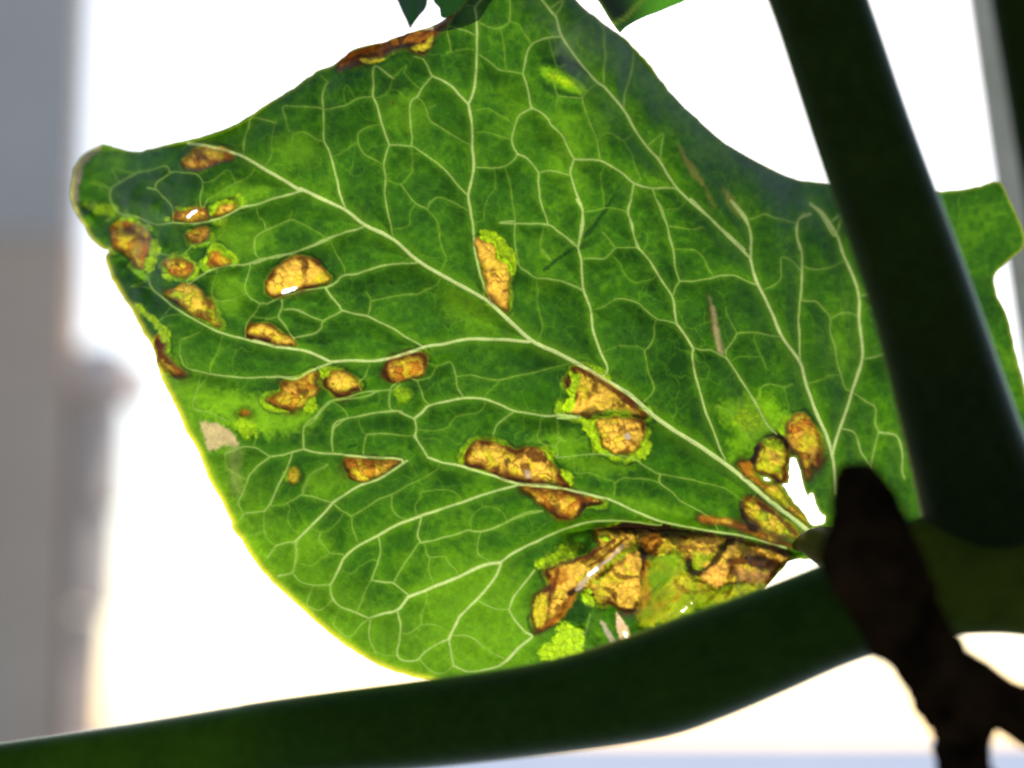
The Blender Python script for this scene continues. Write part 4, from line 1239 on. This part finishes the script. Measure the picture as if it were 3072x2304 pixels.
# ------------------------------------------------------------------ background, out of focus
def block(vs, fs, lo, hi, jit=0.0, rnd=None, bev=0.0):
    """A box with chamfered edges (24 corners) added to vs, fs."""
    lo, hi = np.array(lo, float), np.array(hi, float)
    c, h = (lo + hi) / 2, (hi - lo) / 2
    b0 = len(vs)
    ids = {}
    for sx in (-1, 1):
        for sy in (-1, 1):
            for sz in (-1, 1):
                j = rnd.uniform(-jit, jit) if rnd else 0
                for ax in range(3):
                    s = np.array([sx, sy, sz], float)
                    off = h - bev
                    off[ax] = h[ax]
                    ids[(sx, sy, sz, ax)] = len(vs)
                    vs.append(c + s * (off + j))
    for ax in range(3):
        a, b = (ax + 1) % 3, (ax + 2) % 3
        for s in (-1, 1):
            def key(i, j, q):
                k = [0, 0, 0]; k[ax] = s; k[a] = i; k[b] = j
                return ids[(k[0], k[1], k[2], q)]
            f = [key(-1, -1, ax), key(1, -1, ax), key(1, 1, ax), key(-1, 1, ax)]
            fs.append(f if s > 0 else f[::-1])
        for i in (-1, 1):
            for j in (-1, 1):
                def key2(s, q):
                    k = [0, 0, 0]; k[ax] = s; k[a] = i; k[b] = j
                    return ids[(k[0], k[1], k[2], q)]
                f = [key2(-1, a), key2(1, a), key2(1, b), key2(-1, b)]
                fs.append(f if i * j > 0 else f[::-1])
    for sx in (-1, 1):
        for sy in (-1, 1):
            for sz in (-1, 1):
                f = [ids[(sx, sy, sz, 0)], ids[(sx, sy, sz, 1)], ids[(sx, sy, sz, 2)]]
                fs.append(f if sx * sy * sz > 0 else f[::-1])


def flat_shade(o):
    o.data.polygons.foreach_set('use_smooth', np.zeros(len(o.data.polygons), bool))
    return o


rnd = random.Random(4)
# ground
vs = [(-40000, -40000, 0), (40000, -40000, 0), (40000, 40000, 0), (-40000, 40000, 0)]
g = mesh_obj('ground', vs, [(0, 1, 2, 3)], M_GROUND)
tag(g, kind='structure')

# wall on the left: its right end stands at photo x = 225
WD = 500.0                                     # distance behind the plane in focus
e = place(np.float64(205.0), np.float64(1152.0), np.float64(WD))
WX, WY = float(e[0]), float(e[1])
wall = empty('concrete_wall', (WX - 100, WY, 0))
tag(wall, 'tall blurred grey concrete wall at the left edge', 'wall')
z_split = float(place(np.float64(100.0), np.float64(690.0), np.float64(WD))[2])
vs, fs = [], []
block(vs, fs, (WX - 420, WY, z_split), (WX, WY + 14, 620), bev=1.0)
flat_shade(mesh_obj('upper_wall', vs, fs, plain_material('grey render', (0.54, 0.465, 0.39), (0.61, 0.53, 0.45), 0.03), wall, (WX - 100, WY, 0)))
vs, fs = [], []
block(vs, fs, (WX - 420.5, WY - 0.3, -2), (WX + 0.3, WY + 14.4, z_split), bev=1.0)
flat_shade(mesh_obj('lower_wall', vs, fs, M_WALL, wall, (WX - 100, WY, 0)))

# stone pier beside the wall
PDX = float(place(np.float64(262.0), np.float64(1152.0), np.float64(WD))[0])
zz = [float(place(np.float64(250.0), np.float64(q), np.float64(WD))[2]) for q in (2240, 1830, 1500, 1130, 1035)]
pier = empty('stone_pier', ((WX + PDX) / 2, WY, 0))
tag(pier, 'low pale stone pier standing against the end of the grey wall', 'pier')
pb = ((WX + PDX) / 2, WY, 0)
levels = [(-1, zz[0], 0, 0), (zz[0], zz[1], 0, -1.5), (zz[1], zz[2], 0, 1.0), (zz[2], zz[3], 0, 2.5)]
for a, b, dx0, dx1 in levels:
    vs, fs = [], []
    block(vs, fs, (WX + 1.6, WY + 3, a + 0.3), (PDX + dx1, WY + 40, b - 0.3), 0.35, rnd, 1.2)
    flat_shade(mesh_obj('stone', vs, fs, M_STONE, pier, pb))
vs, fs = [], []
block(vs, fs, (WX + 1.6, WY - 1, zz[3]), (PDX + 8, WY + 46, zz[4]), 0.3, rnd, 0.8)
flat_shade(mesh_obj('cap_stone', vs, fs, plain_material('brown stone', (0.78, 0.62, 0.50), (0.85, 0.70, 0.60), 0.1), pier, pb))

# grey stake and a neighbouring stem at the right edge
def far_tube(rows, d):
    P3, r3 = [], []
    for x, y, r in rows:
        P3.append(place(np.float64(x), np.float64(y), np.float64(d)))
        r3.append(r * SPX * (D + d) / D)
    return P3, r3


p3, r3 = far_tube([(2905, -300, 46), (2938, 0, 46), (3000, 400, 46), (3062, 800, 46), (3110, 1100, 46)], 9.0)
d_ = (p3[-1] - p3[0]) / np.linalg.norm(p3[-1] - p3[0])
end = p3[-1] + d_ * (p3[-1][2] + 0.5) / -d_[2]
p3 = [p3[0] - d_ * 4 + (end - p3[0] + d_ * 4) * t for t in np.linspace(0, 1, 9)]; r3 = [r3[0]] * 9
vs, fs = tube(p3, r3, 12, sub=2)
st = mesh_obj('garden_stake', np.array(vs), fs, M_STAKE, None, tuple(end))
st.location = tuple(end)
tag(st, 'blurred grey wooden stake leaning at the upper right edge', 'stake')
p3, r3 = far_tube([(3010, -300, 90), (3078, 0, 92), (3160, 500, 94), (3230, 1000, 96)], 7.0)
d_ = (p3[-1] - p3[0]) / np.linalg.norm(p3[-1] - p3[0])
end = p3[-1] + d_ * (p3[-1][2] + 0.5) / -d_[2]
p3 = [p3[0] - d_ * 4 + (end - p3[0] + d_ * 4) * t for t in np.linspace(0, 1, 9)]; r3 = [r3[0]] * 9
vs, fs = tube(p3, r3, 24, sub=4)
ns = mesh_obj('bean_stem', np.array(vs), fs, M_STEM2, None, tuple(end))
ns.location = tuple(end)
tag(ns, 'dark green stem of another plant at the far right top corner', 'stem')
